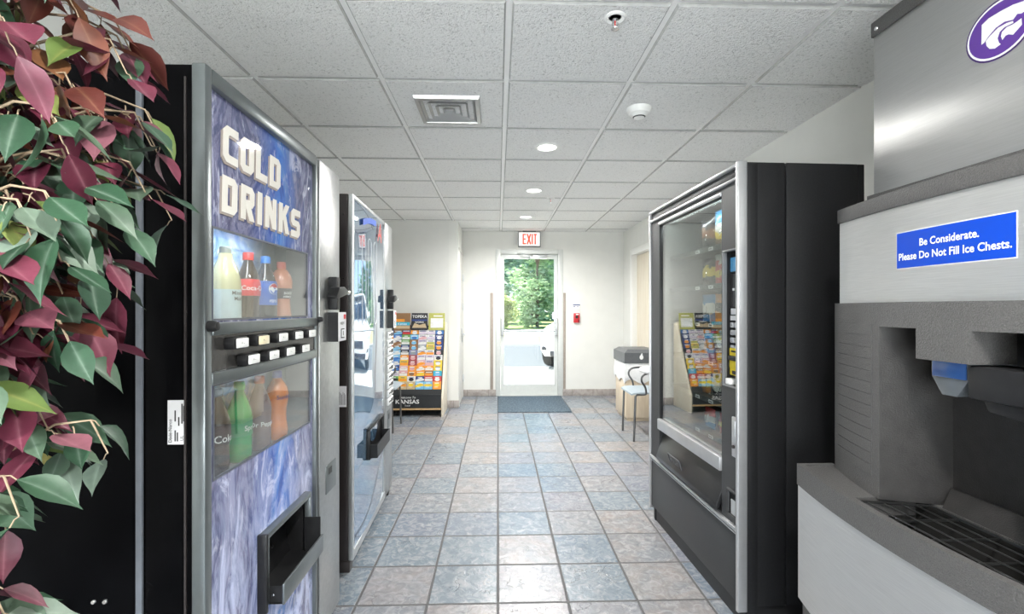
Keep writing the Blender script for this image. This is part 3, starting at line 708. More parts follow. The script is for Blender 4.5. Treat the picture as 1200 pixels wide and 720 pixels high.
# ------------------------------------------------------------------ second drinks machine, mirror-like front
W2, D2 = .985, .80
m2 = thing('drink_vending_machine', 'drinks machine with glossy front mirroring the glass door, second on the left', 'vending machine', (-.71, 2.30, 0), R(92))
mb = MB(dark_bronze); mb.box(0, W2, .07, D2, .06, H1 - .004, .006); mb.box(.05, W2 - .05, .12, D2 - .05, 0, .06); mb.build('cabinet', m2)
mb = MB(dark_bronze); mb.box(0, W2, .012, .066, .055, H1, .004); dr2 = mb.build('door', m2)
for z in (1.42, 1.15, 1.73): MB(chrome).lathe([(0, -.003), (.003, -.003), (.004, 0)], (0, .035, z), 10, axis='x').build('bolt', dr2)
MB(dark_bronze).box(W2 - .05, W2, .004, .07, 0, .055, .004).build('front_foot', dr2)
mb = MB(dark_bronze); mb.box(-.004, .05, .004, .07, .0, .055, .004); mb.use(chrome); mb.cyl((.02, .02, .056), (.02, .02, .075), .014, 14); mb.build('hinge_foot', dr2)
mb = MB(sticker_w); mb.box(-.0012, .0, .02, .058, .80, .90); mb.use(ink_black)
for k in range(6): mb.box(-.0016, -.001, .024 + k * .0055, .026 + k * .0055, .81, .86 + .006 * (k % 3))
mb.build('rating_plate', m2)
mb = MB(alum); mb.box(.0, .022, -.012, .012, .055, H1, .004); mb.box(.735, .752, -.008, .012, .055, H1 - .05, .003); mb.box(.022, .735, -.012, .012, H1 - .02, H1, .004); mb.box(.022, W2, -.012, .012, .055, .10, .004); mb.build('front_frame', m2)
def mirror_front():
    t = NT('glossy_drink_panel'); co = t.obj()
    sp = t.n('ShaderNodeSeparateXYZ', {0: co}); n1 = t.noise(5, 4, co, 1.5)
    t.link(t.ramp(n1, [(.3, (.03, .08, .20)), (.5, (.10, .20, .34)), (.7, (.22, .34, .46))]), t.b.inputs['Base Color'])
    t.b.inputs['Roughness'].default_value = .05; t.b.inputs['IOR'].default_value = 2.6; t.b.inputs['Coat Weight'].default_value = 1.0; t.b.inputs['Coat Roughness'].default_value = .0; t.b.inputs['Coat IOR'].default_value = 1.8
    t.b.inputs['Metallic'].default_value = .35
    return t.m
mb = MB(mirror_front())
nx, nz = 24, 60; vs = []
for j in range(nz + 1):
    for i in range(nx + 1):
        u, v = i / nx, j / nz
        y = -.004 - .010 * math.sin(PI * u) - .0016 * math.sin(v * 17 + u * 3) * math.sin(PI * u) - .004 * math.sin(PI * v)
        vs.append((.022 + .713 * u, y, .10 + (H1 - .12) * v))
fs = [(j * (nx + 1) + i, j * (nx + 1) + i + 1, (j + 1) * (nx + 1) + i + 1, (j + 1) * (nx + 1) + i) for j in range(nz) for i in range(nx)]
mb.raw(vs, fs); pan2 = mb.build('front_panel', m2, 80)
surf = lambda x, z: -.0175 - .010 * 0 + .012 * (abs((x - .38) / .36)) ** 2
mb = MB(mat('red_print', (.75, .08, .06), .3)); mb.txt('A', FRONT(.50, -.0195, 1.675), .16, offset=.008, shear=.2); mb.build('red_letter', pan2)
mb = MB(mat('blue_print', (.05, .16, .75), .3))
arc = [(.16 + .30 * k / 10, 1.705 + .045 * k / 10 + .012 * math.sin(PI * k / 10)) for k in range(11)]
for a, b in zip(arc, arc[1:]): mb.raw([(a[0], -.0195, a[1]), (b[0], -.0195, b[1]), (b[0], -.0195, b[1] + .032), (a[0], -.0195, a[1] + .032)], [(0, 1, 2, 3)])
mb.build('blue_ribbon', pan2)
mb = MB(white_ink)
for cx in (.17, .30, .43):
    pts = [(cx + .04 * math.cos(a) , -.0215, (1.62 if math.sin(a) > 0 else 1.22) + .035 * math.sin(a)) for a in [2 * PI * k / 28 for k in range(28)]]
    mb.tube(pts, .0015, 4, closed=True)
mb.build('white_outline', pan2)
# hopper
mb = MB(black_plastic); mb.frame(.25, .62, .46, .63, .012, -.034, -.012, .003); mb.box(.262, .608, -.016, -.012, .472, .618)
mb.box(.262, .608, -.07, -.02, .468, .474); mb.prism([(-.07, .468), (-.066, .468), (-.066, .54), (-.07, .54)], .262, .608, axis='x'); mb.box(.262, .266, -.07, -.02, .47, .54); mb.box(.604, .608, -.07, -.02, .47, .54)
mb.build('hopper', m2)
mb = MB(speckle); mb.box(.752, W2, -.012, .012, .055, H1 - .002, .003); coin2 = mb.build('coin_panel', m2)
coin_bits(coin2, .86, 1.345, W2)
mb = MB(white_plastic)
for k in range(9): 
    z = 1.10 - k * .055
    b_ = MB(mat('white_selector_button', (.72, .73, .73), .3, var=.04)); b_.box(.80, .965, -.026, -.012, z - .022, z + .022, .004); b_.use(ink_black); b_.box(.815, .87, -.0268, -.0258, z - .004, z + .006); b_.box(.88, .95, -.0268, -.0258, z - .01, z + .012); b_.build('selector_button', coin2)
mb.bm.free()
mb = MB(grey_frame); mb.box(.82, .93, -.0135, -.0115, .48, .60, .002); mb.use(black_plastic); mb.box(.85, .885, -.0145, -.013, .54, .575); mb.build('coin_return', coin2)

# ------------------------------------------------------------------ snack machine on the right (local x from its far end to its near end)
W3, D3, H3 = 1.0, .52, 1.86
m3 = thing('snack_vending_machine', 'black glass-front snack machine with silver corner trim on the right', 'vending machine', (.931, 2.85, 0), R(-88))
M3W = Matrix.Translation((.931, 2.85, 0)) @ Matrix.Rotation(R(-88), 4, 'Z')
charcoal = mat('charcoal_pebbled_plastic', (.038, .039, .041), .5, var=.2, vs=200, bump=(330, .35, .002))
black_cab = mat('matt_black_cabinet', (.011, .011, .012), .5, spec=.4, var=.3, vs=150, bump=(600, .15))
silver = mat('silver_trim', (.55, .55, .56), .35, .7, var=.03)
gx0, gx1, gz0, gz1 = .138, .851, .635, 1.758
mb = MB(black_cab); mb.box(.0, W3, D3 - .03, D3, .07, H3, .004); mb.box(.0, .03, .19, D3 - .03, .07, H3); mb.box(W3 - .03, W3, .19, D3 - .03, .07, H3, .002)
mb.box(.03, W3 - .03, .19, D3 - .03, H3 - .03, H3); mb.box(.03, W3 - .03, .08, D3 - .03, .07, .55); 
cab3 = mb.build('cabinet', m3)
mb = MB(black_cab); mb.box(W3 - .04, W3, .012, .184, .07, H3, .003); mb.box(W3 - .06, W3 + .004, .026, .068, .065, H3 - .005, .003); mb.box(0, .04, .012, .184, .07, H3, .003); mb.box(.04, W3 - .04, .012, .184, H3 - .03, H3)
dr3 = mb.build('door', m3)
mb = MB(charcoal)
mb.holed(.012, W3 - .012, .385, H3 - .062, [(gx0, gx1, .40, gz1), (.873, .982, .955, 1.514)], .0, .035)
mb.build('door_face', dr3)
mb = MB(charcoal); mb.box(.012, W3 - .012, .002, .04, H3 - .058, H3 - .012, .004); mb.build('header', dr3)
mb = MB(silver); mb.box(.008, W3 - .01, -.014, .01, H3 - .016, H3 - .002, .004); mb.box(.008, W3 - .01, -.014, .01, H3 - .068, H3 - .056, .004); mb.box(gx0, gx1, -.006, .012, gz1, gz1 + .016, .003); mb.build('header_trim', dr3)
MB(silver).box(W3 - .012, W3 + .006, -.016, .026, .065, H3 + .004, .005, 3).build('corner_post', m3)
MB(silver).box(0, .012, -.012, .02, .065, H3, .004).build('corner_post', m3)
mb = MB(silver); mb.box(gx0 - .002, gx1 + .002, -.012, .012, .577, .637, .004); mb.build('sill', dr3)
mb = MB(silver); mb.box(.012, W3 - .012, -.012, .01, .376, .392, .004); mb.box(.012, W3 - .012, -.009, .01, .364, .370, .002); mb.build('lower_trim', dr3)
mb = MB(charcoal); mb.box(.012, W3 - .012, .0, .05, .085, .366, .004); mb.build('lower_panel', m3)
MB(black_plastic).box(.0, W3, .02, D3 - .05, .0, .085).build('plinth', m3)
mb = MB(black_plastic); mb.cyl((.03, .03, 0), (.03, .03, .07), .016, 12); mb.build('foot', m3)
mb = MB(black_plastic); mb.frame(gx0 - .012, gx1 + .012, .60, gz1 + .012, .014, .004, .03, .002); mb.build('glass_gasket', dr3)
MB(glass_mat('snack_window_glass', (.86, .90, .88), 1.55, boost=2.3)).box(gx0, gx1, .012, .017, .60, gz1).build('glass_front', dr3)
# retrieval flap
fl = mat('smooth_black_flap', (.016, .016, .017), .3, bump=(200, .05))
mb = MB(fl); mb.prism([(.03, .575), (.045, .575), (-.005, .42), (-.022, .405), (-.022, .43)], gx0 + .01, gx1 - .004, axis='x', bev=.004)
flap = mb.build('delivery_flap', dr3)
MB(black_plastic).box(gx0, gx1, .045, .08, .40, .6).build('delivery_bin', dr3)
TILT = Matrix.Translation((.33, -.0085, .446)) @ Matrix.Rotation(math.atan2(.05, .155) * 1 + 0, 4, 'X') @ Matrix.Rotation(R(90), 4, 'X')
mb = MB(mat('push_badge', (.075, .075, .08), .35)); 
mb.txt('PUSH', TILT @ Matrix.Translation((.018, .012, .004)), .045, extrude=.0012, offset=.01)
for (a, b, c, d) in ((0, .15, 0, .003), (0, .15, .052, .055), (0, .003, 0, .055), (.147, .15, 0, .055)): mb.box(a, b, c, d, .000, .006, M=TILT)
mb.build('push_badge', flap)
# control recess
mb = MB(mat('grey_recess_rim', (.16, .165, .17), .4)); mb.frame(.866, .988, .948, 1.521, .008, -.006, .012, .002); rec = mb.build('control_rim', dr3)
mb = MB(black_plastic); mb.box(.872, .984, .030, .036, .95, 1.52); mb.box(.870, .874, .012, .036, .95, 1.52); mb.box(.984, .988, .012, .036, .95, 1.52); mb.box(.874, .984, .012, .036, .946, .95); mb.box(.874, .984, .012, .036, 1.514, 1.52)
ctl = mb.build('control_panel', rec)
mb = MB(mat('dark_display', (.02, .10, .22), .1, coat=1, emit=((.1, .45, .8), .25))); mb.box(.880, .965, .022, .030, 1.43, 1.49, .002); mb.build('display', rec)
mb = MB(mat('black_display', (.01, .01, .012), .15, coat=1)); mb.box(.878, .97, .022, .030, 1.28, 1.42, .002); mb.use(white_ink); mb.box(.90, .915, .021, .0225, 1.35, 1.36); mb.build('reader', rec)
key_m = mat('grey_key', (.50, .50, .52), .4, var=.1)
mb = MB(sticker_w); mb.box(.880, .965, .023, .030, 1.225, 1.245); mb.box(.884, .955, .023, .030, 1.25, 1.275); mb.build('notice_strip', rec)
for r_ in range(6):
    for c_ in range(2):
        x_ = .882 + c_ * .034
        mb = MB(key_m); mb.box(x_, x_ + .026, .020, .030, 1.195 - r_ * .032, 1.217 - r_ * .032, .003); mb.use(ink_black); mb.txt('ABCDEF123456'[r_ + 6 * c_], FRONT(x_ + .008, .0198, 1.200 - r_ * .032), .014); mb.build('key', rec)
mb = MB(yellow); mb.box(.879, .970, .018, .030, 1.025, 1.110, .004); mb.box(.879, .970, .020, .030, .995, 1.030, .003); mb.use(ink_black); mb.box(.884, .968, .006, .0185, 1.058, 1.078, .004); mb.box(.90, .94, .0192, .0205, 1.0, 1.015); mb.box(.895, .93, .0172, .0185, 1.092, 1.10); mb.build('bill_slot', rec)
mb = MB(white_plastic); mb.box(.880, .915, .0, .030, .957, .982, .003); mb.build('return_lever', rec)
mb = MB(silver); mb.box(.948, .985, -.010, .002, .672, .835, .004); mb.use(alum); mb.box(.957, .980, -.013, -.009, .73, .82, .002); mb.use(dark_bronze); mb.cyl((.968, -.016, .715), (.968, -.008, .715), .007, 12); mb.build('lock_plate', dr3)
mb = MB(charcoal); mb.frame(.905, .984, .415, .53, .012, -.008, .004, .003); mb.use(black_plastic); mb.box(.917, .972, .0, .003, .427, .518); mb.use(alum); mb.box(.93, .972, -.002, .001, .43, .49); mb.build('coin_cup', dr3)
# shelves inside
liner = mat('grey_green_liner', (.11, .12, .113), .5, var=.04); shelf_m = mat('dark_shelf', (.05, .055, .05), .4)
mb = MB(liner); mb.box(.10, .106, .05, D3 - .04, .6, 1.80); mb.box(.866, .87, .07, D3 - .04, .6, 1.80); mb.box(.1, .87, D3 - .046, D3 - .04, .6, 1.8); mb.box(.1, .87, .05, D3 - .04, 1.79, 1.796); mb.build('liner', m3)
SH = [1.575, 1.39, 1.205, 1.02, .835, .665]
for z in SH:
    mb = MB(shelf_m); mb.box(.106, .866, .085, D3 - .05, z - .012, z, .001); mb.box(.106, .866, .078, .086, z - .022, z + .004)
    s_ = mb.build('shelf', m3)
    for k in range(2, 5):
        x = .18 + k * .14
        mb = MB(paper_white); mb.box(x - .022, x + .022, .0765, .0785, z - .019, z - .003); mb.use(ink_black); mb.box(x - .015, x + .012, .076, .0768, z - .013, z - .009); mb.build('price_tag', s_)
        mb = MB(chrome); mb.tube([(x + .04 * math.cos(a * .6), .10 + .0085 * a, z + .045 + .04 * math.sin(a * .6)) for a in range(0, 32)], .0018, 5); mb.build('coil', s_)
MB(tube_m).box(.12, .85, .055, .07, 1.772, 1.786).build('lamp_tube', m3)
al_ = bpy.data.lights.new('cabinet_lamp', 'AREA'); al_.shape = 'RECTANGLE'; al_.size = .70; al_.size_y = .02; al_.energy = 1.6; al_.color = (.95, .98, 1)
ao_ = bpy.data.objects.new('cabinet_lamp', al_); COL.objects.link(ao_); ao_.parent = m3; ao_.location = (.485, .063, 1.770)
def bag_mat(name, cols, seed, h):
    t = NT(name); co = t.obj(); mp = t.n('ShaderNodeMapping'); t.link(co, mp.inputs[0]); mp.inputs['Location'].default_value = (seed * 1.7, seed, seed * .6)
    sp = t.n('ShaderNodeSeparateXYZ', {0: co}); n1 = t.noise(16, 2, mp.outputs[0], .6)
    f = t.math('ADD', t.math('MULTIPLY', sp.outputs[2], 1.0 / h), t.math('MULTIPLY', t.math('SUBTRACT', n1, .5), .55))
    t.link(t.ramp(f, [(k / len(cols), c) for k, c in enumerate(cols)], 'CONSTANT'), t.b.inputs['Base Color'])
    n2 = t.noise(38, 3, mp.outputs[0], 1.0); c0 = t.b.inputs['Base Color'].links[0].from_socket
    t.link(t.mix(t.ramp(n2, [(.64, (0, 0, 0)), (.66, (1, 1, 1))], 'CONSTANT'), c0, (.85, .82, .74)), t.b.inputs['Base Color']); t.b.inputs['Roughness'].default_value = .25; t.b.inputs['Metallic'].default_value = .15
    return t.m
def bag_mesh(m, w, h, d, seed):
    rnd = random.Random(seed); mb = MB(m); n = 10; k = 14
    for s in (-1, 1):
        vs = []
        for j in range(k + 1):
            for i in range(n + 1):
                u, v = i / n, j / k; e = (math.sin(PI * u) ** .55) * (math.sin(PI * min(1, max(0, (v - .05) / .9))) ** .5 if .05 < v < .95 else 0)
                wob = .004 * mnoise.noise(Vector((u * 6 + seed, v * 7, s * 3.0)))
                pin = 1 - .10 * math.sin(PI * v); vs.append(((u - .5) * w * pin, s * (d / 2 * e + wob * e + .0005), v * h))
        f = [(j * (n + 1) + i, j * (n + 1) + i + 1, (j + 1) * (n + 1) + i + 1, (j + 1) * (n + 1) + i) for j in range(k) for i in range(n)]
        if s > 0: f = [tuple(reversed(q)) for q in f]
        mb.raw(vs, f)
    return mb
Y_ = (.88, .62, .03); Rr = (.72, .05, .05); Bl = (.06, .35, .72); Wh = (.85, .83, .78); Br = (.22, .10, .05); Or = (.85, .32, .05); Bk = (.03, .03, .035); Gn = (.12, .42, .12); Pk = (.75, .22, .28)
BAGS = [  # shelf, x, colours, label words, size
 (0, .74, [Y_, Br, Y_, (.9, .75, .1)], 'yellow snack bag with brown spots', .145, .185), (0, .60, [Br, Y_, Wh, Bl, Bl], 'blue and white snack bag with a yellow bowl', .125, .18), (0, .46, [Bk, Br, Bk], 'black snack bag', .12, .16),
 (1, .74, [Rr, Or, Wh, Rr], 'red and white snack bag', .135, .15), (1, .60, [Rr, Y_, Rr, Wh], 'red and cream snack bag with yellow', .12, .15), (1, .47, [Bk, Y_, Bk], 'black and yellow snack bag', .11, .14),
 (2, .74, [Gn, Y_, Gn], 'green snack bag', .13, .14), (2, .60, [Or, Bk, Or], 'orange snack bag', .12, .14), (2, .47, [Bl, Wh, Bl], 'blue snack bag with white band', .11, .14),
 (3, .74, [Rr, Pk, Rr, Wh], 'tall red snack bag', .13, .17), (3, .60, [Y_, Br, Wh, Y_], 'yellow and white snack bag', .10, .15), (3, .47, [Bl, Or, Bl], 'blue and orange snack bag', .10, .14),
 (4, .78, [Pk, Wh, Pk], 'pink snack packet', .08, .13), (4, .66, [Y_, Wh, Y_], 'small yellow snack packet', .08, .13), (4, .55, [Bk, Wh, Y_], 'small black and white snack packet', .08, .12), (4, .44, [Or, Y_, Or], 'small orange snack packet', .08, .12),
 (5, .76, [(.35, .08, .35), Wh, (.35, .08, .35)], 'purple candy packet', .09, .10), (5, .62, [Rr, Y_, Rr], 'small red candy packet', .09, .10), (5, .48, [Bl, Wh, Rr], 'blue and red candy packet', .09, .10)]
shelfname = ['top shelf', 'second shelf from the top', 'third shelf from the top', 'fourth shelf from the top', 'fifth shelf from the top', 'bottom shelf']
for k, (sh, x, cols, lb, w, h) in enumerate(BAGS):
    o = bag_mesh(bag_mat('snack_wrapper_%d' % k, cols, k + 1, h), w * 1.12, h, .042, k).build('snack_bag', None, 70)
    o.location = M3W @ Vector((x, .135, SH[sh] + .0015)); o.rotation_euler = (0, 0, R(-88 + (k * 37 % 11 - 5)))
    tag(o, '%s, %s of the snack machine' % (lb, shelfname[sh]), 'snack bag', 'snacks in the vending machine')

# ------------------------------------------------------------------ ice dispenser (local x from its far side to its near side)
WI, DI = .93, .80
ice = thing('ice_dispenser', 'stainless steel ice dispenser with dark plastic bay at the right', 'ice machine', (1.0, 1.55, 0), R(-90))
def brushed(name, lo, hi):
    t = NT(name); co = t.obj(); mp = t.n('ShaderNodeMapping'); t.link(co, mp.inputs[0]); mp.inputs['Scale'].default_value = (.35, 1, 14)
    n1 = t.noise(40, 4, mp.outputs[0]); n2 = t.noise(3, 3, co)
    t.link(t.ramp(n1, [(.3, (lo, lo, lo * .99)), (.7, (hi, hi, hi * .99))]), t.b.inputs['Base Color']); t.b.inputs['Metallic'].default_value = .8
    t.link(t.ramp(n2, [(.3, (.32, .32, .32)), (.7, (.42, .42, .42))]), t.b.inputs['Roughness'])
    t.b.inputs['Anisotropic'].default_value = .75; tg = t.n('ShaderNodeTangent', direction_type='RADIAL', axis='Z'); t.link(tg.outputs[0], t.b.inputs['Tangent']); t.bump(n1, .06, .001); return t.m
INOX = brushed('brushed_stainless', .60, .68); INOX_DIM = brushed('brushed_stainless_dimmed', .45, .50)  # second is the same steel, darkened to paint in the upper cabinet's weaker light
bay_m = mat('grey_pebbled_bay_plastic', (.088, .085, .083), .45, var=.25, vs=330, bump=(330, .8, .003))
bay_dark = mat('dark_bay_plastic', (.030, .028, .027), .36, var=.2, vs=30, bump=(330, .5, .002))
bow = lambda x, y, d: y - d * (1 - ((x - WI / 2) / (WI / 2)) ** 2)
NS = 28
XS = [WI * k / NS for k in range(NS + 1)]
def bowed(mb, y, d, yb, z0, z1, x0=0, x1=WI, bev=0.0):
    xs = [x0 + (x1 - x0) * k / NS for k in range(NS + 1)]
    mb.prism([(x, bow(x, y, d)) for x in xs] + [(x1, yb), (x0, yb)], z0, z1, axis='z', bev=bev)
mb = MB(bay_m); bowed(mb, .02, .05, DI, .0, .31); mb.build('kick_base', ice)
mb = MB(INOX); bowed(mb, .004, .05, .03, .31, .692); mb.use(bay_dark); mb.box(.0, WI, .03, DI, .31, .60); mb.build('lower_panel', ice)
# counter with an open basin
BX0, BX1, BY0, BY1 = .29, .70, -.022, .165
mb = MB(bay_m)
xs = [x for x in XS if x <= BX0] + [BX0] ; 
def slab(mb, x0, x1, yf, yb, z0, z1):
    xs = [x0 + (x1 - x0) * k / 10 for k in range(11)]
    mb.prism([(x, yf(x)) for x in xs] + [(x, yb(x)) for x in reversed(xs)], z0, z1, axis='z')
front = lambda x: bow(x, 0, .052)
lip = lambda x: bow(x, 0, .052) + .022
slab(mb, 0, WI, front, lip, .688, .757)
slab(mb, 0, BX0 - .02, lip, lambda x: DI, .70, .751); slab(mb, BX1 + .02, WI, lip, lambda x: DI, .70, .751); slab(mb, BX0 - .02, BX1 + .02, lambda x: BY1, lambda x: DI, .70, .751)
slab(mb, 0, .012, lip, lambda x: .12, .751, .757)
# slanting basin sides

ctr = mb.build('counter', ice)
mb = MB(mat('wet_basin', (.030, .029, .028), .22, bump=(200, .4))); mb.box(BX0 - .02, BX1 + .02, -.03, BY1 + .01, .64, .66)
mb.box(BX0 - .02, BX1 + .02, BY1 - .002, BY1 + .004, .66, .745); mb.build('basin', ctr)
mb = MB(mat('black_wire', (.012, .012, .012), .3, coat=.5))
gz = .748
rail = [(BX0 + .0, -.015, gz), (BX0 + .035, BY1 - .012, gz), (BX1 - .035, BY1 - .012, gz), (BX1, -.015, gz)]
fr = [(BX0 + (BX1 - BX0) * k / 10, lip(BX0 + (BX1 - BX0) * k / 10) + .006, gz) for k in range(11)]
mb.tube(rail, .0035, 8); mb.tube(fr, .0035, 8)
for y in (.015, .055, .095, .13):
    mb.tube([(BX0 + .006 + max(0, y) * .2, y - .012, gz), (BX1 - .006 - max(0, y) * .2, y - .012, gz)], .0019, 6)
for x in (.40, .50, .60): mb.tube([(x, lip(x) + .004, gz - .004), (x, BY1 - .012, gz - .004)], .0035, 8)
mb.build('wire_grate', ctr)
# dispensing bay
IX0, IX1, IY = .285, .645, .225
bf = lambda x: bow(x, .122, .09)
mb = MB(bay_m)
slab(mb, .022, IX0, bf, lambda x: IY, .751, 1.292); slab(mb, IX1, WI - .022, bf, lambda x: IY, .751, 1.292)
slab(mb, IX0, IX1, bf, lambda x: IY, 1.226, 1.292)
mb.box(.022, WI - .022, IY, DI, .751, 1.292)
slab(mb, .413, .547, lambda x: bf(x), lambda x: .14, 1.152, 1.226)
sur = mb.build('bay_surround', ice)
mb = MB(bay_m)
for k in range(13):
    z = .805 + k * .033
    if z > 1.215: break
    xs = [.055 + (.255 - .055) * i / 8 for i in range(9)]
    mb.prism([(x, bf(x) - .0018) for x in xs] + [(x, bf(x) + .003) for x in reversed(xs)], z, z + .0305, axis='z')
mb.build('ribbed_panel', sur)
mb = MB(bay_dark)
mb.raw([(IX0, bf(IX0) + .001, .751), (IX0 + .05, IY - .02, .751), (IX0 + .05, IY - .02, 1.226), (IX0, bf(IX0) + .001, 1.226)], [(0, 1, 2, 3)])
mb.raw([(IX1, bf(IX1) + .001, .751), (IX1 - .05, IY - .02, .751), (IX1 - .05, IY - .02, 1.226), (IX1, bf(IX1) + .001, 1.226)], [(3, 2, 1, 0)])
mb.raw([(IX0 + .05, IY - .02, .80), (IX1 - .05, IY - .02, .80), (IX1 - .05, IY - .02, 1.226), (IX0 + .05, IY - .02, 1.226)], [(0, 1, 2, 3)])
mb.raw([(IX0 + .012, .09, .80), (IX0 + .05, IY - .025, .80), (IX1 - .05, IY - .025, .80), (IX1 - .012, .09, .80), (IX0 + .04, .10, .748), (IX0 + .06, BY1, .748), (IX1 - .06, BY1, .748), (IX1 - .04, .10, .748)], [(1, 2, 6, 5)])
mb.build('bay_liner', ice)
bluec = mat('blue_chute', (.025, .085, .27), .2, coat=1.0, trans=.15)
mb = MB(bluec); mb.box(.432, .516, .055, .12, 1.112, 1.1515, .003); ch = mb.build('chute_collar', ice)
mb = MB(mat('smoky_chute', (.09, .10, .11), .15, coat=1.0)); mb.prism([(.428, 1.152), (.520, 1.152), (.520, 1.112), (.492, 1.07), (.455, 1.07), (.428, 1.112)], .058, .118, bev=.003); mb.build('ice_chute', ch)
mb = MB(black_plastic); mb.box(.524, .640, .05, .14, 1.075, 1.148, .005); mb.prism([(.55, 1.075), (.63, 1.075), (.63, 1.045), (.56, 1.052)], .06, .13, bev=.003); mb.build('sensor_box', ice)
# steel front over the bay
py_, pd_ = .13, .045
mb = MB(INOX); bowed(mb, py_, pd_, DI, 1.292, 1.553, .03, WI - .03); pnl = mb.build('front_panel', ice)
mb = MB(bay_m); bowed(mb, py_ - .008, pd_, .30, 1.553, 1.598, .028, WI - .028, .003); mb.box(.05, WI - .05, .20, .28, 1.598, 1.64); mb.build('front_trim', ice)
mb = MB(INOX_DIM); mb.box(.0, WI, .262, DI, 1.60, 2.19, .004); up = mb.build('upper_cabinet', ice)
mb = MB(bay_m); mb.box(-.004, WI + .004, .255, DI, 2.185, 2.235, .004); mb.use(chrome); mb.lathe([(0, -.003), (.006, -.002), (.007, .0)], (.02, .255, 2.205), 12, axis='y'); mb.build('top_trim', ice)
# blue notice sticker
ps = lambda x: bow(x, py_, pd_)
sb = mat('blue_sticker', (.004, .055, .46), .35, spec=.25, coat=.1, var=.02)
def curved_rect(mb, x0, x1, z0, z1, e):
    n = 16; vs = []
    for k in range(n + 1):
        x = x0 + (x1 - x0) * k / n; vs += [(x, ps(x) - e, z0), (x, ps(x) - e, z1)]
    mb.raw(vs, [(2 * k, 2 * k + 2, 2 * k + 3, 2 * k + 1) for k in range(n)])
SX0, SX1 = .292, .592
mb = MB(sticker_w); curved_rect(mb, SX0 - .0025, SX1 + .0025, 1.3815, 1.4815, .0006); mb.use(sb); curved_rect(mb, SX0, SX1, 1.384, 1.479, .0012)
mb.use(white_ink)
for s_, zc, sz in (('Be Considerate.', 1.4375, .0265), ('Please Do Not Fill Ice Chests.', 1.405, .0265)):
    xc = (SX0 + SX1) / 2
    mb.txt(s_, None, sz, align='CENTER', offset=.02, sx=.89, fn=lambda p, zc=zc: Vector((xc + p.x, ps(xc + p.x) - .0018, zc + p.y)))
mb.build('notice_sticker', pnl)
# purple oval decal with a white cat-head emblem
LCX, LCZ, LA, LB = 1.55 - 1.15, 1.98, .085, .075
purple = mat('purple_decal', (.10, .03, .28), .35, coat=.5, var=.02)
def ell(mb, a, b, y, m=40): mb.raw([(LCX + a * math.cos(2 * PI * k / m), y, LCZ + b * math.sin(2 * PI * k / m)) for k in range(m)], [tuple(range(m))])
mb = MB(mat('dark_purple_decal', (.045, .012, .12), .35, var=.02)); ell(mb, LA, LB, .2612); mb.use(white_ink); ell(mb, LA * .95, LB * .94, .2606); mb.use(purple); ell(mb, LA * .89, LB * .87, .26)
dec = mb.build('oval_decal', up)
mb = MB(white_ink)
E2 = lambda pts: [(LCX + u * LA, .2592, LCZ + v * LB) for u, v in pts]
def poly(pts, y=.2592): mb.raw([(LCX + u * LA, y, LCZ + v * LB) for u, v in pts], [tuple(range(len(pts)))])
poly([(-.5, -.23), (-.49, .45), (-.29, .54), (.04, .55), (.39, .52), (.69, .43), (.80, .30), (.78, .10), (.61, .08), (.5, .14), (.39, .03), (.16, .12), (-.08, .08), (-.29, -.07), (-.42, -.21)])
poly([(-.37, -.18), (-.26, -.09), (-.02, .04), (.22, .04), (.39, -.01), (.4, -.08), (.16, -.06), (.03, -.13), (-.03, -.31), (.01, -.48), (.06, -.56), (-.11, -.6), (-.26, -.52), (-.35, -.36)])
poly([(.06, -.29), (.09, -.17), (.22, -.1), (.39, -.12), (.5, -.1), (.61, -.07), (.62, -.29), (.5, -.38), (.39, -.46), (.27, -.37), (.19, -.36), (.1, -.45)])
mb.build('emblem', dec)

# ------------------------------------------------------------------ ceiling and wall fittings
lens = mat('lit_lens', (.95, .95, .95), .5, var=0, emit=((1, .98, .95), 3.0))
for k, (y, lb) in enumerate([(3.26, 'round ceiling downlight nearest the camera, in front of the smoke detector'), (4.46, 'round ceiling downlight in the middle of the aisle, beside a small sprinkler'), (5.75, 'round ceiling downlight closest to the exit sign'),
                             (.18, None), (-1.34, None)]):  # last two are unseen, added to light the near end
    if lb is None: lb = 'added round ceiling downlight, unseen behind the view'
    t = thing('downlight', lb, 'ceiling light', (.34, y, ZB), group='downlights along the ceiling')
    mb = MB(white_plastic); mb.lathe([(.062, -.004), (.066, -.008), (.085, -.006), (.088, .0), (.062, .0)], n=36); mb.build('trim_ring', t)
    MB(lens).lathe([(0, -.004), (.062, -.004), (.062, -.002), (0, -.002)], n=36).build('lens', t)
    l = bpy.data.lights.new('downlight_lamp', 'AREA'); l.shape = 'DISK'; l.size = .13; l.energy = LAMP_W; l.color = (1, .985, .95); l.spread = R(160)
    lo = bpy.data.objects.new('downlight_lamp', l); COL.objects.link(lo); lo.parent = t; lo.location = (0, 0, -.0095)
vent = thing('ceiling_vent', 'square metal air vent set in a ceiling tile above the left machines', 'vent', (-.272, 2.66, ZB))
vm = mat('grey_vent_metal', (.40, .40, .395), .35, .5, var=.02)
def ring_z(mb, r0, z0, r1, z1):
    vs = [(sx * r0, sy * r0, z0) for sx, sy in ((-1, -1), (1, -1), (1, 1), (-1, 1))] + [(sx * r1, sy * r1, z1) for sx, sy in ((-1, -1), (1, -1), (1, 1), (-1, 1))]
    mb.raw(vs, [(k, (k + 1) % 4, 4 + (k + 1) % 4, 4 + k) for k in range(4)])
mb = MB(vm); ring_z(mb, .175, 0, .170, -.016); ring_z(mb, .170, -.016, .150, -.018); ring_z(mb, .150, -.018, .140, .01); mb.build('vent_frame', vent)
for r in (.146, .108, .070, .034):
    mb = MB(vm); ring_z(mb, r, -.014, r - .024, .012); ring_z(mb, r - .001, -.012, r - .025, .014)
    mb.build('louvre', vent)
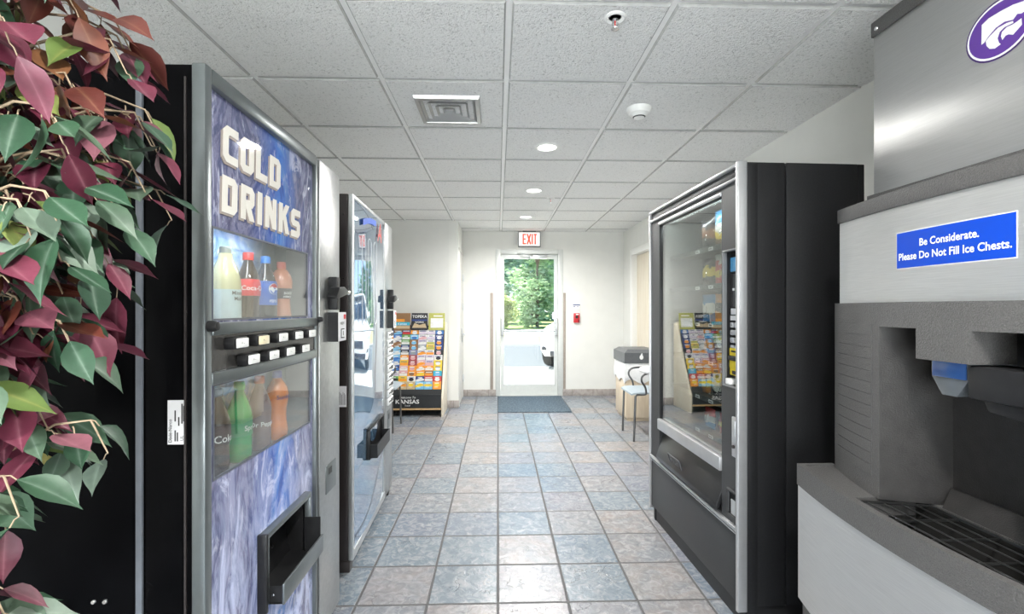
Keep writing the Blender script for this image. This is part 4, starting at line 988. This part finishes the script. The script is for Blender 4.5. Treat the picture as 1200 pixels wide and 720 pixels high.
MB(mat('dark_duct', (.02, .02, .02), .8)).box(-.15, .15, -.15, .15, .013, .016).build('duct', vent)
sm = thing('smoke_detector', 'round white smoke detector on the ceiling', 'smoke detector', (.79, 2.62, ZB))
mb = MB(white_plastic); mb.lathe([(0, -.052), (.03, -.052), (.034, -.047), (.05, -.032), (.056, -.03), (.066, -.014), (.07, 0)], n=36); mb.build('housing', sm)
mb = MB(ink_black); mb.lathe([(.031, -.0515), (.0345, -.0475), (.036, -.044), (.0325, -.046)], n=20); mb.build('vent_slots', sm)
for (x, y, lb) in ((.45, 1.80, 'fire sprinkler with round white escutcheon nearest the camera'), (.535, 4.77, 'small fire sprinkler beside the middle downlight')):
    t = thing('fire_sprinkler', lb, 'sprinkler', (x, y, ZB))
    mb = MB(white_plastic); mb.lathe([(.024, 0), (.024, -.003), (.034, -.008), (.041, -.005), (.042, 0)], n=30); mb.build('escutcheon', t)
    mb = MB(chrome); mb.lathe([(0, .01), (.012, .01), (.012, -.012), (.008, -.016), (0, -.016)], n=16); mb.tube([(-.008, 0, -.014), (-.012, 0, -.026), (-.006, 0, -.040), (0, 0, -.043)], .002, 6); mb.tube([(.008, 0, -.014), (.012, 0, -.026), (.006, 0, -.040), (0, 0, -.043)], .002, 6)
    mb.lathe([(0, -.046), (.015, -.046), (.016, -.044), (0, -.043)], n=16); mb.build('head', t)
    MB(mat('red_bulb', (.6, .03, .03), .2)).cyl((0, 0, -.016), (0, 0, -.040), .0025, 8).build('glass_bulb', t)
ex = thing('exit_sign', 'lit EXIT sign with red letters above the glass door', 'exit sign', (.4535, YF, 2.275))
mb = MB(mat('dark_sign_edge', (.10, .11, .11), .4)); mb.frame(-.162, .162, -.108, .108, .010, -.062, 0, .002); mb.build('sign_frame', ex)
mb = MB(mat('white_sign_face', (.85, .85, .83), .4, var=0, emit=((1, .97, .94), .35))); mb.box(-.154, .154, -.058, -.004, -.1, .1); fc = mb.build('sign_face', ex)
mb = MB(mat('red_sign_letter', (.70, .06, .04), .4, var=0, emit=((1, .12, .06), .55)))
def bar(x0, z0, x1, z1, w): 
    d = Vector((x1 - x0, 0, z1 - z0)).normalized(); nx_ = Vector((-d.z, 0, d.x)) * w / 2; a, b = Vector((x0, -.0605, z0)), Vector((x1, -.0605, z1))
    mb.raw([a - nx_, b - nx_, b + nx_, a + nx_], [(0, 1, 2, 3)])
bar(-.088, -.075, -.088, .075, .02); bar(-.09, .066, -.045, .066, .018); bar(-.09, 0, -.05, 0, .018); bar(-.09, -.066, -.045, -.066, .018)
bar(-.030, .075, .018, -.075, .021); bar(.018, .075, -.030, -.075, .021); bar(.042, -.075, .042, .075, .02); bar(.062, .066, .108, .066, .018); bar(.085, .066, .085, -.075, .02)
mb.build('letters', fc)
mb = MB(mat('dark_canopy', (.12, .14, .14), .4)); mb.box(-.095, .095, -.06, -.005, .108, ZC - 2.275 - .004, .003); mb.build('canopy', ex)
al = thing('fire_alarm_pull', 'small red and white pull station with notice on the far wall', 'alarm', (1.146, YF, 1.20))
mb = MB(white_plastic); mb.box(-.052, .052, -.012, 0, -.02, .145, .003); mb.use(navy_ink); mb.box(-.052, .052, -.0135, -.011, .118, .132); mb.box(-.048, -.02, -.0135, -.011, .094, .104); mb.box(0, .03, -.0135, -.011, .096, .102)
mb.use(ink_black); mb.box(-.04, .04, -.0135, -.011, .046, .049); mb.build('notice', al)
mb = MB(red); mb.box(-.044, .044, -.035, 0, -.135, .005, .006); mb.use(white_ink); mb.box(-.012, .03, -.0362, -.034, -.02, -.006); bx = mb.build('pull_box', al)
mb = MB(ink_black); mb.lathe([(0, -.045), (.02, -.044), (.022, -.036), (.022, -.034)], (0, 0, -.05), 18, axis='y'); mb.use(mat('dark_red', (.2, .01, .02), .4)); mb.box(.015, .042, -.0365, -.034, -.13, -.09); mb.build('pull_handle', bx)

# floor mat
def mat_mat():
    t = NT('ribbed_blue_mat'); co = t.obj(); n1 = t.noise(120, 2, co); v = t.n('ShaderNodeTexVoronoi', {'Scale': 46.0}); t.link(co, v.inputs['Vector'])
    t.link(t.ramp(v.outputs[0], [(.1, (.030, .05, .07)), (.5, (.075, .11, .14)), (.9, (.13, .17, .20))]), t.b.inputs['Base Color']); t.b.inputs['Roughness'].default_value = .8; t.bump(t.math('ADD', v.outputs[0], n1), .6, .005); return t.m
mb = MB(mat_mat()); mb.box(0, .905, 5.76, 6.80, 0.001, .010, .003)
fm = mb.build('floor_mat'); tag(fm, 'dark blue-grey ribbed entrance mat on the floor before the glass door', 'mat')

# ------------------------------------------------------------------ brochure rack
rack = thing('brochure_rack', 'wooden brochure rack with sloping tiers of leaflets against the grey wall', 'rack', (-1.52, 5.56, 0))
RW = .875      # local x 0 .. RW, y from the front edge backwards
RD = .47
side_prof = [(.0, .0), (RD, .0), (RD, 1.08), (.36, 1.10), (.335, 1.0), (.30, .86), (.20, .62), (.10, .42), (.035, .28), (.0, .22)]
for x in (0, RW - .02):
    mb = MB(PALEWOOD); mb.prism(side_prof, x, x + .02, axis='x', bev=.002); mb.build('side_panel', rack)
black_board = mat('black_display_board', (.02, .022, .024), .4, var=.1)
mb = MB(black_board); mb.box(.02, RW - .02, .02, .04, .10, .255); brd = mb.build('header_board', rack)
mb = MB(white_ink); mb.txt('Welcome To', FRONT(RW * .52, .0185, .215), .036, align='CENTER', offset=.004, shear=.15); mb.txt('KANSAS', FRONT(RW * .52, .0185, .155), .066, align='CENTER', offset=.018, sx=1.15); mb.txt('Travel', FRONT(RW * .52, .0185, .122), .026, align='CENTER', shear=.2); mb.build('lettering', brd)
mb = MB(mat('honey_oak', (.55, .36, .17), .4, var=.15, vs=40)); mb.box(.02, RW - .02, .018, .06, .078, .098, .002); mb.build('rail', rack)
mb = MB(black_board); mb.prism([(.42, .09), (.44, .09), (.44, 1.07), (.42, 1.07)], .02, RW - .02, axis='x')
mb.prism([(.03, .25), (.05, .25), (.37, 1.0), (.42, 1.06), (.35, 1.06), (.34, 1.0)], .02, RW - .02, axis='x'); mb.build('tier_board', rack)
NR, NC = 12, 8
tier = lambda r: (.335 - .285 * r / (NR - 1), .92 - .665 * r / (NR - 1))     # y, z of each tier's floor
for r in range(NR):
    y, z = tier(r)
    mb = MB(black_board); mb.box(.02, RW - .02, y - .010, y + .05, z - .008, z - .004); mb.box(.02, RW - .02, y - .012, y - .010, z - .008, z + .012); mb.build('tier', rack)
P = {'o': (.85, .33, .04), 'r': (.60, .05, .05), 'b': (.06, .20, .55), 'n': (.03, .06, .22), 's': (.20, .50, .75), 'w': (.75, .75, .74), 'l': (.62, .55, .66), 'y': (.85, .60, .05), 'g': (.16, .38, .10), 't': (.55, .42, .26), 'm': (.36, .07, .08), 'k': (.03, .03, .035), 'c': (.04, .42, .60), 'p': (.70, .40, .42), 'e': (.30, .34, .36), 'v': (.45, .45, .12), 'u': (.28, .15, .07), 'a': (.22, .26, .42)}
CN = {'o': 'orange', 'r': 'red', 'b': 'blue', 'n': 'navy', 's': 'sky blue', 'w': 'white', 'l': 'lavender', 'y': 'yellow', 'g': 'green', 't': 'tan', 'm': 'maroon', 'k': 'black', 'c': 'turquoise', 'p': 'pink', 'e': 'grey', 'v': 'olive', 'u': 'brown', 'a': 'slate blue'}
# rows from the top, columns from the left; main colour and band colour
ROWS = ['uo vy uo nr ow pw pw vy', 'bw ng us nr ow wl wl bw', 'so ob bw gw sb wp wl nw', 'ry yo wu gw us lw wv no', 'lb ru us nw us ew yv no', 'ge bs sw kw ae wo wo kp', 'wn gw sb ow mp lw lw wk', 'ob se bw yo mp po lp yw', 'yw ow nb pw op ow ow yw', 'pr tw wl pw ou oy uo cs', 'bk wb gk yo wk nw rw rw', 'gy ry ew to ty sy sy oy']
ORD = ['top', 'second', 'third', 'fourth', 'fifth', 'sixth', 'seventh', 'eighth', 'ninth', 'tenth', 'eleventh', 'bottom']
ORC = ['leftmost', 'second', 'third', 'fourth', 'fifth', 'sixth', 'seventh', 'rightmost']
rnd = random.Random(5)
def bmat(ch): return mat('paper_' + CN[ch].replace(' ', '_'), P[ch], .35, coat=.3, var=.10, vs=60)
for r in range(NR):
    for c in range(NC):
        a, b = ROWS[r].split()[c]
        w, h = .099, .155; x = .028 + (c + .5) * (RW - .056) / NC
        mb = MB(bmat(a)); mb.box(-w / 2, w / 2, -.006, 0, 0, h, .001, 1)
        mb.use(bmat(b)); k = (r * 3 + c) % 3
        zt = h - .012
        if k == 0: mb.box(-w / 2 + .004, w / 2 - .004, -.0068, -.0055, h - .058, h - .030)
        elif k == 1: mb.raw([(.030 * math.cos(q) , -.0068, h - .04 + .02 * math.sin(q)) for q in [2 * PI * i / 14 for i in range(14)]], [tuple(range(14))])
        else: mb.raw([(-w / 2, -.0068, h - .07), (w / 2, -.0068, h - .05), (w / 2, -.0068, h - .035), (.01, -.0068, h - .018), (-w / 2, -.0068, h - .045)], [(0, 1, 2, 3, 4)])
        mb.use(white_ink if a not in 'wly' else navy_ink); wl_ = .02 + .02 * rnd.random(); mb.box(-wl_, wl_, -.0072, -.006, h - .022, h - .014)
        if r % 2: mb.box(-.03, .012, -.0072, -.006, h - .068, h - .063)
        o = mb.build('brochure'); y, z = tier(r)
        o.location = (-1.52 + x + rnd.uniform(-.001, .001), 5.56 + y + .003, z - .0035 + rnd.uniform(0, .001)); o.rotation_euler = (R(-9), 0, 0)
        tag(o, '%s leaflet with %s accent, %s rack row, %s column%s' % (CN[a], CN[b], ORD[r], ORC[c], '' if c in (0, 7) else ' from left'), 'brochure', 'leaflets in the brochure rack')
HEAD = [('dark travel magazine with orange skyline, hidden end of the rack top', 'k', 'o', ''), ('brown and teal travel guide, left of the black magazine on the rack top', 'u', 'c', 'Kansas'), ('black magazine titled in white capitals in the middle of the rack top', 'k', 'n', 'TOPEKA'), ('pale magazine with olive border at the right end of the rack top', 'v', 'w', '')]
for k, (lb, a, b, s_) in enumerate(HEAD):
    w, h = .20, .215; mb = MB(bmat(a)); mb.box(-w / 2, w / 2, -.008, 0, 0, h, .0015, 1); mb.use(bmat(b))
    if k == 3: mb.box(-.075, .08, -.0088, -.007, .03, .15)
    elif k == 2: mb.box(-.095, .095, -.0088, -.007, .115, .135); mb.use(bmat('t')); mb.raw([(-.09, -.0088, .03), (.09, -.0088, .03), (.07, -.0088, .085), (0, -.0088, .065), (-.06, -.0088, .09)], [(0, 1, 2, 3, 4)])
    else: mb.box(-.095, .095, -.0088, -.007, .06, .10); mb.use(bmat('o')); mb.box(-.095, .03, -.0088, -.007, .105, .14); mb.use(bmat('t')); mb.box(-.095, .095, -.0088, -.007, .02, .055)
    mb.use(white_ink)
    if s_ == 'TOPEKA': mb.txt(s_, FRONT(0, -.0095, .155), .048, align='CENTER', offset=.015); mb.txt('WORKS', FRONT(0, -.0095, .09), .030, align='CENTER', offset=.012)
    elif s_: mb.txt(s_, FRONT(0, -.0095, .065), .042, align='CENTER', shear=.2)
    else: mb.box(-.04, .07, -.0095, -.008, .17, .185)
    o = mb.build('magazine'); o.location = (-1.52 + .118 + k * .2135, 5.56 + .330, 1.003); o.rotation_euler = (R(-10), 0, 0); tag(o, lb, 'magazine', 'magazines on top of the rack')

# ------------------------------------------------------------------ café chairs, tables, waste bin
pale_blue = mat('pale_blue_grey_plastic', (.36, .42, .46), .35, var=.03)
tube_grey = mat('graphite_tube', (.10, .10, .10), .35, .6)
table_white = mat('white_laminate', (.80, .80, .80), .3, var=.02)
def curve_pts(pts, n=5):
    P_ = [Vector(p) for p in pts]; out = []
    for i in range(len(P_) - 1):
        a, b, c, d = P_[max(i - 1, 0)], P_[i], P_[i + 1], P_[min(i + 2, len(P_) - 1)]
        for k in range(n):
            t_ = k / n; out.append(.5 * ((2 * b) + (c - a) * t_ + (2 * a - 5 * b + 4 * c - d) * t_ ** 2 + (3 * b - a - 3 * c + d) * t_ ** 3))
    return out + [P_[-1]]
def make_chair(label, loc, rz):
    # local: +x is the front of the chair, two side frames at +-y
    t = thing('armchair', label, 'chair', loc, rz)
    mb = MB(pale_blue); n = 10; vs = []
    for j in range(n + 1):
        for i in range(n + 1):
            u, v = i / n, j / n; x = -.22 + .44 * u; y = (-.215 + .43 * v) * (1 - .10 * abs(2 * v - 1) ** 2 * 0)
            z = .470 - .018 * math.sin(PI * v) * math.sin(PI * u) - .03 * max(0, u - .8) ** 2 * 12
            rr = 1 - .12 * (max(0, u - .75) / .25) ** 2
            vs.append((x, y * rr, z))
    top = len(vs); vs += [(x, y, z - .016) for x, y, z in vs]
    q = lambda i, j: j * (n + 1) + i
    fs = [(q(i, j), q(i + 1, j), q(i + 1, j + 1), q(i, j + 1)) for j in range(n) for i in range(n)]
    fs += [tuple(top + k for k in reversed(f)) for f in fs]
    for i in range(n):
        for a, b in ((q(i, 0), q(i + 1, 0)), (q(i + 1, n), q(i, n)), (q(n, i), q(n, i + 1)), (q(0, i + 1), q(0, i))): fs.append((b, a, top + a, top + b))
    mb.raw(vs, fs); bmesh.ops.recalc_face_normals(mb.bm, faces=mb.bm.faces[:]); mb.build('seat', t)
    mb = MB(pale_blue); vs = []
    for j in range(9):
        for i in range(13):
            u, v = i / 12, j / 8; y = -.21 + .42 * u; vs.append((-.235 - .05 * v + .05 * (2 * u - 1) ** 2 * .8, y * (1 - .08 * (2 * v - 1) ** 2), .56 + .24 * v))
    top = len(vs); vs += [(x - .012, y, z) for x, y, z in vs]; q = lambda i, j: j * 13 + i
    fs = [(q(i, j), q(i + 1, j), q(i + 1, j + 1), q(i, j + 1)) for j in range(8) for i in range(12)]; fs += [tuple(top + k for k in reversed(f)) for f in fs]
    for i in range(12): fs += [(q(i + 1, 0), q(i, 0), top + q(i, 0), top + q(i + 1, 0)), (q(i, 8), q(i + 1, 8), top + q(i + 1, 8), top + q(i, 8))]
    for j in range(8): fs += [(q(0, j), q(0, j + 1), top + q(0, j + 1), top + q(0, j)), (q(12, j + 1), q(12, j), top + q(12, j), top + q(12, j + 1))]
    mb.raw(vs, fs); bmesh.ops.recalc_face_normals(mb.bm, faces=mb.bm.faces[:]); mb.build('backrest', t)
    for s in (-1, 1):
        y = s * .205
        MB(tube_grey).tube([(.20, y, 0), (.185, y, .43), (.17, y, .447), (.10, y, .450)], .0105, 10).build('leg', t)
        MB(tube_grey).tube([(-.24, y, 0), (-.19, y, .43), (-.17, y, .447), (-.05, y, .450)], .0105, 10).build('leg', t)
        MB(tube_grey).tube(curve_pts([(.10, y, .450), (.085, y * 1.04, .46), (.095, y * 1.06, .52), (.13, y * 1.08, .58), (.12, y * 1.08, .63), (.06, y * 1.08, .655), (-.10, y * 1.05, .66), (-.25, y, .66)]), .0095, 10).build('arm', t)
        MB(tube_grey).tube([(-.19, y, .43), (-.25, y * .95, .60), (-.295, y * .9, .78)], .0105, 10).build('back_post', t)
    mb = MB(tube_grey); mb.tube([(.10, -.205, .449), (.10, .205, .449)], .008, 8); mb.tube([(-.12, -.205, .449), (-.12, .205, .449)], .008, 8); mb.build('seat_frame', t)
    return t
make_chair('pale blue-grey armchair at the table between the snack machine and the waste bin', (1.50, 4.68, 0), R(180))
make_chair('pale blue-grey armchair partly hidden behind the mirror-front drinks machine', (-1.27, 5.05, 0), R(0))
def make_table(label, loc):
    t = thing('cafe_table', label, 'table', loc, 0)
    MB(table_white).lathe([(0, .70), (.245, .70), (.262, .705), (.268, .716), (.268, .725), (.26, .733), (0, .733)], n=48).build('table_top', t)
    MB(tube_grey).lathe([(.03, .02), (.028, .05), (.028, .69), (.10, .70)], n=20).build('post', t)
    MB(pale_blue).lathe([(0, .0), (.155, .0), (.165, .008), (.16, .018), (.12, .03), (.03, .04), (0, .04)], n=40).build('table_base', t)
make_table('round white café table beside the snack machine on the right', (1.54, 4.19, 0))
make_table('round white café table half hidden behind the second drinks machine', (-1.24, 4.45, 0))

bn = thing('waste_bin', 'maple waste bin with dark lid and white liner by the right wall', 'bin', (1.44, 5.27, 0))
mb = MB(MAPLE); mb.box(0, .37, 0, .46, .04, .60, .006); mb.box(.02, .35, .02, .44, 0, .04); mb.build('cabinet', bn)
lid_m = mat('dark_grey_lid', (.10, .105, .11), .4, var=.1)
mb = MB(lid_m)
a = [(-.02, -.02), (.39, -.02), (.39, .48), (-.02, .48)]; b = [(.03, .03), (.34, .03), (.34, .43), (.03, .43)]
mb.raw([(x, y, .66) for x, y in a] + [(x, y, .775) for x, y in a] + [(x, y, .81) for x, y in b], [(3, 2, 1, 0), (0, 1, 5, 4), (1, 2, 6, 5), (2, 3, 7, 6), (3, 0, 4, 7), (4, 5, 9, 8), (5, 6, 10, 9), (6, 7, 11, 10), (7, 4, 8, 11), (8, 9, 10, 11)])
mb.box(.02, .35, .02, .44, .59, .665)
lid = mb.build('lid', bn, 20)
mb = MB(white_ink); mb.raw([(.17 + .022 * math.cos(q), -.0212, .725 + .026 * math.sin(q)) for q in [2 * PI * k / 18 for k in range(18)]], [tuple(range(18))]); mb.raw([(.155, -.0214, .74), (.185, -.0214, .74), (.178, -.0214, .775), (.168, -.0214, .765)], [(0, 1, 2, 3)]); mb.build('leaf_mark', lid)
bagm = mat('white_bin_liner', (.82, .82, .82), .4, var=.03, bump=(25, .5, .02))
mb = MB(bagm); vs = []; n = 48
def per(t_, o):   # rectangle perimeter, offset o
    x0, x1, y0, y1 = -o, .37 + o, -o, .46 + o; L = 2 * (x1 - x0 + y1 - y0); d = t_ * L
    for (ax, ay, bx, by) in ((x0, y0, x1, y0), (x1, y0, x1, y1), (x1, y1, x0, y1), (x0, y1, x0, y0)):
        l = abs(bx - ax) + abs(by - ay)
        if d <= l: return ax + (bx - ax) * d / l, ay + (by - ay) * d / l
        d -= l
    return x0, y0
for j, (z, o) in enumerate([(.658, .006), (.62, .012), (.56, .018), (.49, .016), (.45, .010)]):
    for k in range(n):
        w = .008 * math.sin(k * 2.1 + j) + .004 * math.sin(k * 5.3); x, y = per(k / n, o + (w * .5 if j else 0) + .002); vs.append((x, y, z + (.025 * math.sin(k * .9) if j == 4 else 0)))
mb.raw(vs, [(j * n + k, j * n + (k + 1) % n, (j + 1) * n + (k + 1) % n, (j + 1) * n + k) for j in range(4) for k in range(n)]); mb.build('liner', bn, 80)

# ------------------------------------------------------------------ artificial ficus at the left
fic = thing('ficus_tree', 'artificial ficus with burgundy and green leaves standing at the left edge', 'plant', (-.86, .66, 0))
mb = MB(mat('terracotta_brown_pot', (.16, .10, .07), .5, var=.1)); mb.lathe([(0, 0), (.11, 0), (.13, .04), (.155, .24), (.16, .26), (.145, .26), (.14, .22), (0, .22)], n=32); mb.build('pot', fic)
twig = mat('tan_twig', (.36, .27, .18), .7, var=.2, vs=40)
rnd = random.Random(21)
CROWN = [((.11, .03, 1.76), (.19, .20, .13)), ((.16, .03, 1.60), (.19, .18, .13)), ((.17, .02, 1.47), (.19, .18, .13)), ((.15, .02, 1.35), (.17, .16, .11)), ((.13, .02, 1.22), (.15, .14, .10)), ((.15, .02, 1.08), (.15, .12, .12)), ((.04, .0, .90), (.14, .10, .11)), ((-.05, -.02, 1.55), (.2, .2, .3)), ((-.05, -.02, 1.10), (.18, .16, .24)), ((-.2, .0, 1.4), (.16, .18, .4))]
WT = [24, 30, 30, 30, 19, 18, 15, 22, 20, 14]
LEAFC = {'burgundy_leaves': [(.055, .008, .018), (.11, .016, .034), (.16, .035, .06), (.28, .11, .14)], 'green_leaves': [(.015, .045, .024), (.035, .085, .045), (.09, .14, .09), (.19, .25, .20)], 'lime_leaves': [(.10, .16, .035), (.18, .25, .08), (.26, .22, .05)], 'rust_leaves': [(.09, .02, .016), (.16, .04, .025), (.21, .10, .04)]}
def leaf_mat(nm, cols):
    t = NT(nm); info = t.n('ShaderNodeNewGeometry'); co = t.obj()
    c = t.ramp(info.outputs['Random Per Island'], [(k / (len(cols) - 1), x) for k, x in enumerate(cols)])
    n1 = t.noise(45, 3, co); c = t.mix(t.ramp(n1, [(.3, (.25, .25, .25)), (.6, (0, 0, 0))]), c, tuple(v * .5 for v in cols[0]))
    rib = t.n('ShaderNodeAttribute', attribute_name='rib').outputs['Fac']
    c = t.mix(t.math('MULTIPLY', t.math('POWER', rib, 10.0), .28), c, tuple(min(1, v * 1.5 + .05) for v in cols[-1]))
    t.link(c, t.b.inputs['Base Color']); t.b.inputs['Roughness'].default_value = .45; t.b.inputs['Specular IOR Level'].default_value = .4
    t.bump(t.noise(220, 2, co), .2, .001); return t.m
LM = {k: MB(leaf_mat(k[:-7] + '_leaf', v)) for k, v in LEAFC.items()}
TW = MB(twig)
for m_ in LM.values(): m_.bm.verts.layers.float.new('rib')
def leaf(mb, base, d, up, L, W):
    d = d.normalized(); s = d.cross(up)
    if s.length < 1e-3: s = d.cross(Vector((1, 0, 0)))
    s.normalize(); nrm = s.cross(d).normalized(); curl = rnd.uniform(-.15, .35); fold = rnd.uniform(.12, .4); wav = rnd.uniform(-.1, .1)
    prof_ = [(0, .02), (.1, .42), (.25, .85), (.42, 1.0), (.58, .88), (.72, .58), (.83, .28), (.92, .09), (1, .0)]
    vs = []
    for t_, w in prof_:
        c = base + d * (L * t_) - nrm * (curl * L * t_ * t_)
        h = W * .5 * w; 
        vs += [c + s * h + nrm * (fold * h + wav * h * math.sin(t_ * 9)), c, c - s * h + nrm * (fold * h - wav * h * math.sin(t_ * 9))]
    fs = []
    for k in range(len(prof_) - 1): fs += [(3 * k, 3 * k + 1, 3 * k + 4, 3 * k + 3), (3 * k + 1, 3 * k + 2, 3 * k + 5, 3 * k + 4)]
    vv, ff = mb.raw(vs, fs); lay = mb.bm.verts.layers.float['rib']
    for k, v in enumerate(vv): v[lay] = 1.0 if k % 3 == 1 else 0.0
trunk_top = Vector((-.02, 0, 1.2))
clusters = []
for (c, rad), wgt in zip(CROWN, WT):
    for k in range(wgt):
        while True:
            p = Vector((rnd.uniform(-1, 1), rnd.uniform(-1, 1), rnd.uniform(-1, 1)))
            if p.length < 1 and c[0] + p.x * rad[0] < .29: break
        clusters.append(Vector((c[0] + p.x * rad[0], c[1] + p.y * rad[1], c[2] + p.z * rad[2])))
for i, p in enumerate(clusters):
    out = Vector((p.x + .05, p.y, 0)); out = (out.normalized() if out.length > .01 else Vector((1, 0, 0)))
    root = Vector((p.x * .25 - .02, p.y * .25, max(.6, p.z - .16)))
    mid = (root + p) / 2 + Vector((0, 0, .06 + rnd.uniform(-.02, .03))) + out * .02
    tip = p + out * .022 - Vector((0, 0, .05))
    TW.tube([root, (root + mid) / 2 + Vector((rnd.uniform(-.01, .01), rnd.uniform(-.01, .01), .015)), mid, (mid + p) / 2 + Vector((0, 0, .012)), p, tip], [.0026, .0024, .0022, .0019, .0016, .001], 6)
    q = rnd.random(); hi = p.z > 1.62; low = p.z < 1.2
    wts = ('rust_leaves', 'burgundy_leaves') if (hi and p.x > .22 and q < .55) else None
    main = rnd.choices(['burgundy_leaves', 'green_leaves', 'rust_leaves', 'lime_leaves'], [.54, .36, .07, .03] if not low else [.26, .63, .03, .08])[0]
    if wts: main = rnd.choice(wts)
    m = rnd.randint(5, 8)
    for k in range(m):
        f = k / (m - 1); b = mid.lerp(p, min(1, .25 + f)) if f < .75 else p.lerp(tip, (f - .75) * 4)
        a = k * 2.4 + rnd.uniform(-.5, .5)
        d = (Vector((math.cos(a), math.sin(a), 0)) * rnd.uniform(.35, .9) + out * .35 + Vector((0, 0, rnd.uniform(-1.1, -.15))))
        st = b + d.normalized() * .014; TW.tube([b, b.lerp(st, .5) + Vector((0, 0, .003)), st], .0009, 4)
        kind = main if rnd.random() < .82 else rnd.choice(list(LM))
        L = rnd.uniform(.054, .088)
        leaf(LM[kind], st, d, Vector((rnd.uniform(-.4, .4), rnd.uniform(-.9, .1), 1)), L, L * rnd.uniform(.46, .60))
TW.tube([(.0, 0, .2), (.012, .01, .5), (-.012, .0, .8), (.0, .01, 1.1), (.03, .0, 1.4), (.06, .02, 1.72)], [.016, .015, .014, .012, .009, .004], 8)
TW.tube([(.03, .01, .2), (.0, -.015, .5), (.015, .015, .8), (-.03, .0, 1.1), (-.06, .0, 1.4), (-.06, .02, 1.75)], [.013, .013, .012, .010, .008, .004], 8)
TW.build('branches', fic, 80)
for k, mb in LM.items(): mb.build(k, fic, 80)
bpy.context.view_layer.update()
